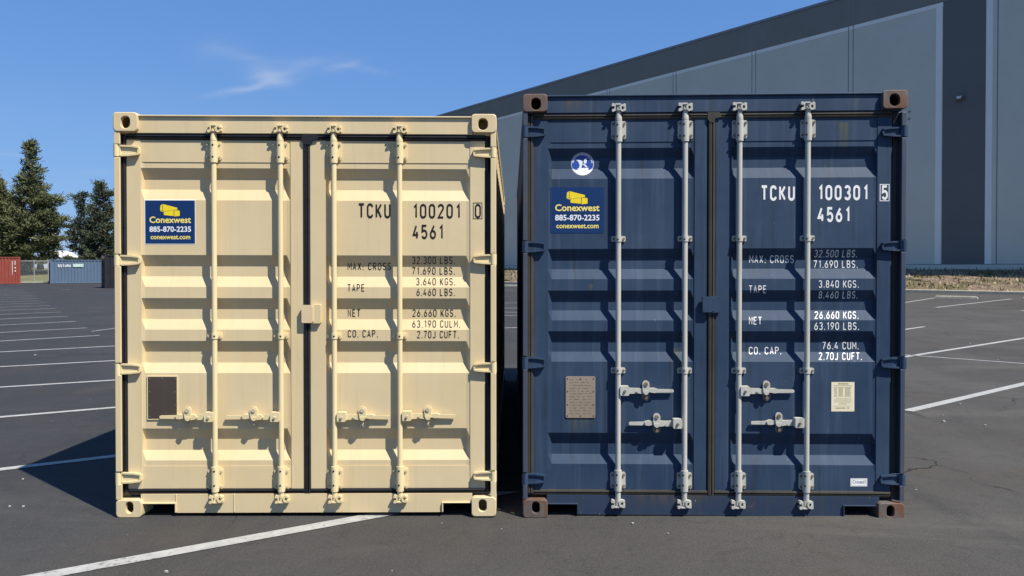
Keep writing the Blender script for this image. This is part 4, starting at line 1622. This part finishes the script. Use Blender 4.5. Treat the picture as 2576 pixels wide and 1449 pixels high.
def boulder(label, px, py, w, h, Y, seed):
    bm = bmesh.new()
    bmesh.ops.create_icosphere(bm, subdivisions=4, radius=1)
    rr2 = random.Random(seed)
    ph_ = [rr2.uniform(0, 6) for _ in range(6)]
    for v in bm.verts:
        c = v.co
        k_ = 1 + .16 * math.sin(2.3 * c.x + ph_[0]) * math.cos(2.1 * c.z + ph_[1]) + .10 * math.sin(4.1 * c.y + ph_[2] + 2 * c.x) + .05 * math.sin(9 * c.x + ph_[3]) * math.sin(8 * c.z + ph_[4])
        v.co = Vector((c.x * w / 2 * k_, c.y * w / 2 * k_, max(-.3, c.z * k_) * h * .75))
    me = bpy.data.meshes.new('boulder')
    bm.to_mesh(me)
    bm.free()
    me.materials.append(M['boulder'])
    o = bpy.data.objects.new('boulder', me)
    COL.objects.link(o)
    p = on_y(px, py, Y)
    o.location = (p.x, p.y, p.z + .3 * h * .75)
    tag(o, label, 'boulder', 'boulders on the grass behind the fence')


boulder('tall pale boulder on the grass, right of the fence post', 101.5, 678.5, .72, .95, 88, 3)
boulder('low wide pale boulder on the grass, close to the red container', 60, 677.5, 1.3, .75, 88, 8)

M['pale_wall'] = simple('pale_far_wall', (.55, .57, .60), .9, .06, .5)
hb = thing('pale_shed', 'small pale gabled shed showing between the two groups of trees', 'shed', tuple(at_depth(153, 150, 0)), 0)
mb = MB()
mb.prism([(-1.5, -3, 0), (1.5, -3, 0), (1.5, -3, 3.6), (0, -3, 4.6), (-1.5, -3, 3.6)], [(-1.5, 3, 0), (1.5, 3, 0), (1.5, 3, 3.6), (0, 3, 4.6), (-1.5, 3, 3.6)])
mb.build('wall', M['pale_wall'], hb)
mb = MB()
for sg in (-1, 1):
    mb.prism([(0, -3.2, 4.63), (sg * 1.75, -3.2, 3.47), (sg * 1.75, -3.2, 3.57), (0, -3.2, 4.75)], [(0, 3.2, 4.63), (sg * 1.75, 3.2, 3.47), (sg * 1.75, 3.2, 3.57), (0, 3.2, 4.75)])
mb.build('roof', M['wall_light'], hb)
mb = MB()
mb.box(-.4, .4, -3.04, -2.98, 1.6, 3.0)
mb.build('window', M['wall_joint'], hb)
lp = thing('light_pole', 'thin grey street light pole between the two groups of trees', 'light pole', tuple(at_depth(157.5, 120, 0)), 0)
mb = MB()
mb.cyl((0, 0, 0), (0, 0, 6.6), .07, .045, 10)
mb.build('pole', M['galv'], lp)
mb = MB()
pp = [Vector((-1.5 * (1 - math.cos(R(t_))) * .5, 0, 6.6 + .8 * math.sin(R(t_)))) for t_ in range(0, 181, 20)]
for a, b_ in zip(pp, pp[1:]):
    mb.cyl(a, b_, .04, seg=8)
mb.build('arm', M['galv'], lp)
mb = MB()
mb.cyl((-1.5, 0, 6.6), (-1.5, 0, 6.3), .10, .22, 12)
mb.build('lamp_shade', M['galv'], lp)

# ------------------------------------------------------------------ trees
def leaf_mat(name, a, b_, c_):
    m, t, b, co = base_mat(name, .75, .25)
    n1 = t.noise(co, .9, 3, .6)
    n2 = t.noise(co, 7, 2, .6)
    c = t.mix(t.ramp(n1, .36, .64), a, b_)
    c = t.mix(t.math('MULTIPLY', t.ramp(n2, .5, .75), .6), c, c_)
    t.put(b.inputs['Base Color'], c)
    return m


M['pine'] = leaf_mat('pine_needles', (.070, .084, .036), (.125, .135, .055), (.19, .19, .105))
M['cedar'] = leaf_mat('cedar_needles', (.040, .054, .030), (.080, .092, .050), (.13, .14, .09))
M['bark'] = simple('bark', (.10, .075, .055), .95, .3, 4, .5, 14)


def tree(name, label, px, Y, ztop, outline, mat, seed, nlimb, tuft, per, gap=.0, zbase=1.2, extra=()):
    """outline: [(z, left reach, right reach)] seen from the lot; crown built from limbs carrying needle tufts"""
    rr = random.Random(seed)
    loc = at_depth(px, Y, zbase)
    root = thing(name, label, 'tree', tuple(loc), 0, 'conifers beyond the fence')
    tk, cr = MB(), MB()
    H = ztop - zbase
    bend = [(rr.uniform(-.1, .1), rr.uniform(-.1, .1)) for _ in range(9)]
    bend[0] = (0, 0)
    ax = [Vector((bend[i][0], bend[i][1], H * i / 8 * .97)) for i in range(9)]
    for i in range(8):
        tk.cyl(ax[i], ax[i + 1], .26 * (1 - i / 8.4), .26 * (1 - (i + 1) / 8.4), 10)

    def reach(z, a):
        zz = z + zbase
        for (z0, l0, r0), (z1, l1, r1) in zip(outline, outline[1:]):
            if z0 <= zz <= z1:
                k_ = (zz - z0) / max(1e-6, z1 - z0)
                l_, r_ = l0 + (l1 - l0) * k_, r0 + (r1 - r0) * k_
                k2 = .5 + .5 * math.cos(a)
                return max(.10, (l_ + (r_ - l_) * k2) - .42)
        return .12

    def tuft_at(p, size, up):
        d0 = Vector((p.x, p.y, 0))
        d0 = (d0.normalized() if d0.length > .05 else Vector((0, 0, 0))) * .7 + Vector((0, 0, up))
        for _ in range(per):
            d = (d0 + Vector((rr.gauss(0, .75), rr.gauss(0, .75), rr.gauss(0, .6)))).normalized()
            q = p + Vector((rr.gauss(0, .36), rr.gauss(0, .36), rr.gauss(0, .26))) * size
            L_ = size * rr.uniform(.45, .95)
            s_ = d.cross(Vector((rr.gauss(0, 1), rr.gauss(0, 1), rr.gauss(0, 1)))).normalized() * L_ * rr.uniform(.13, .22)
            e = q + d * L_
            cr.add([q - s_ * .6, q + s_ * .6, e + s_ * .5, e - s_ * .5], [(0, 1, 2, 3)])
    z = max(.4, outline[0][0] - zbase)
    limbs = []
    for k_ in range(nlimb):
        t_ = (k_ + rr.random()) / nlimb
        z = (outline[0][0] - zbase) + (H - (outline[0][0] - zbase)) * (1 - (1 - t_) ** 1.15)
        a = k_ * 2.399 + rr.uniform(-.5, .5)
        rch = reach(z, a) * rr.choice((1.0, .95, .85, 1.1, .7))
        limbs.append((z, a, rch))
    for (z_, a, rch) in list(limbs) + [(e[0] - zbase, R(e[1]), e[2]) for e in extra]:
        if rr.random() < gap:
            continue
        droop = -.18 + .25 * z_ / H
        base = Vector((0, 0, max(.2, z_ - .12 * rch)))
        tip = Vector((math.cos(a) * rch, math.sin(a) * rch, z_ + droop * rch * .6 + .10 * rch))
        if rch > .5:
            mid = base.lerp(tip, .5) - Vector((0, 0, .06 * rch))
            r0 = .022 + .018 * rch
            tk.cyl(base, mid, r0, r0 * .7, 6)
            tk.cyl(mid, tip, r0 * .7, .012, 6)
        nt = max(2, int(rch / (tuft * .42)))
        for q in range(nt):
            f = 1 - (q / nt) ** 1.25 * .80
            p = base.lerp(tip, f) + Vector((rr.gauss(0, .20), rr.gauss(0, .20), rr.gauss(.03, .13))) * tuft * 1.5
            tuft_at(p, tuft * rr.uniform(.7, 1.15), .55)
            if q < nt * .75 and rch > .9:
                sd = Vector((-math.sin(a), math.cos(a), 0)) * rr.choice((-1, 1)) * rr.uniform(.3, .75) * tuft * 1.5
                tuft_at(p + sd, tuft * rr.uniform(.6, 1.0), .55)
    tuft_at(Vector((0, 0, H)), tuft * .8, 1.2)
    tuft_at(Vector((0, 0, H - .35)), tuft, .9)
    tk.build('trunk', M['bark'], root)
    cr.build('crown', mat, root)
    return root


# heights from the picture: z = 1.6 + (672-y)/22.8 at 85 m
tree('pine_tree', 'tallest pine with a pointed crown, behind the fence between red and blue container', 82, 85, 15.3,
     [(2.2, 2.6, 2.3), (4.0, 3.3, 2.6), (5.6, 3.5, 2.5), (7.0, 2.9, 2.9), (9.0, 2.2, 1.9), (10.5, 1.7, 1.6), (12.0, 1.15, 1.2), (13.6, .55, .6), (15.3, .10, .10)], M['pine'], 2, 170, .58, 15, .10,
     extra=((8.9, 0, 2.9), (8.6, 8, 2.7), (6.7, 5, 3.4), (6.3, -8, 3.2), (4.6, 0, 3.2), (6.9, 175, 3.2)))
tree('pine_tree', 'broad pine cut off by the left edge of the photo, behind the red container', -20, 84, 12.4,
     [(2.6, 3.2, 3.0), (4.5, 3.6, 2.9), (6.5, 3.2, 2.2), (8.5, 2.6, 2.4), (10.0, 1.8, 1.6), (11.4, 1.0, .9), (12.4, .2, .2)], M['pine'], 5, 120, .58, 15, .12)
tree('cypress_tree', 'slim dark conifer with a ragged leaning top, left one behind the blue container', 204, 86, 9.7,
     [(2.0, 1.9, 1.6), (4.0, 1.5, 1.7), (5.4, 1.8, 1.6), (6.6, 1.1, 1.4), (7.4, .5, .7), (8.6, .9, .55), (9.4, .6, .5), (9.7, .15, .3)], M['cedar'], 9, 80, .48, 15, .12,
     extra=((9.3, 180, 1.0), (9.6, 0, .7), (6.0, 180, 2.0)))
tree('cypress_tree', 'wide dark conifer with several tops, half hidden by the cream container', 253, 84, 10.7,
     [(1.8, 2.4, 2.2), (4.0, 2.2, 2.2), (6.0, 1.7, 2.0), (7.5, 1.35, 1.7), (8.6, 1.0, 1.25), (9.6, .55, .7), (10.7, .12, .12)], M['cedar'], 14, 120, .50, 15, .10,
     extra=((9.3, 0, 1.3), (9.5, 12, 1.1), (8.9, 180, 1.0)))
tree('pine_tree', 'pine showing only its lower boughs, between the tallest pine and the left edge', 32, 90, 9.6,
     [(2.0, 2.0, 2.2), (4.5, 2.2, 2.2), (6.8, 1.8, 1.7), (8.4, 1.1, 1.0), (9.6, .2, .2)], M['pine'], 21, 80, .56, 14, .12)

# ------------------------------------------------------------------ small litter on the asphalt
M['scrap'] = simple('white_scrap', (.34, .33, .30), .8, .15, 30)
rs = random.Random(4)
for (px, py, s_) in ((2374, 1062, .045), (2414, 1017, .03), (2478, 1071, .03), (2372, 1046, .02), (58, 1207, .022), (24, 1276, .022), (58, 1276.5, .024), (88, 894, .045), (419, 1441, .026),
                     (1591, 1319, .022), (1680, 1344, .014), (1262, 1333, .014), (2510, 906, .03), (2440, 865, .04)):
    p = ground(px, py)
    mb = MB()
    k_ = 7
    a_ = [(s_ * rs.uniform(.22, .5) * math.cos(6.283 * i / k_), s_ * rs.uniform(.25, .55) * math.sin(6.283 * i / k_)) for i in range(k_)]
    mb.prism([(x, y, .004) for x, y in a_], [(x * .9, y * .9, .004 + s_ * .3) for x, y in a_])
    o = mb.build('litter_scrap', M['scrap'], loc=p)
    o.rotation_euler = (0, 0, rs.uniform(0, 6))
    tag(o, 'tiny white scrap of litter lying on the open asphalt', 'litter', 'scraps of litter on the asphalt')
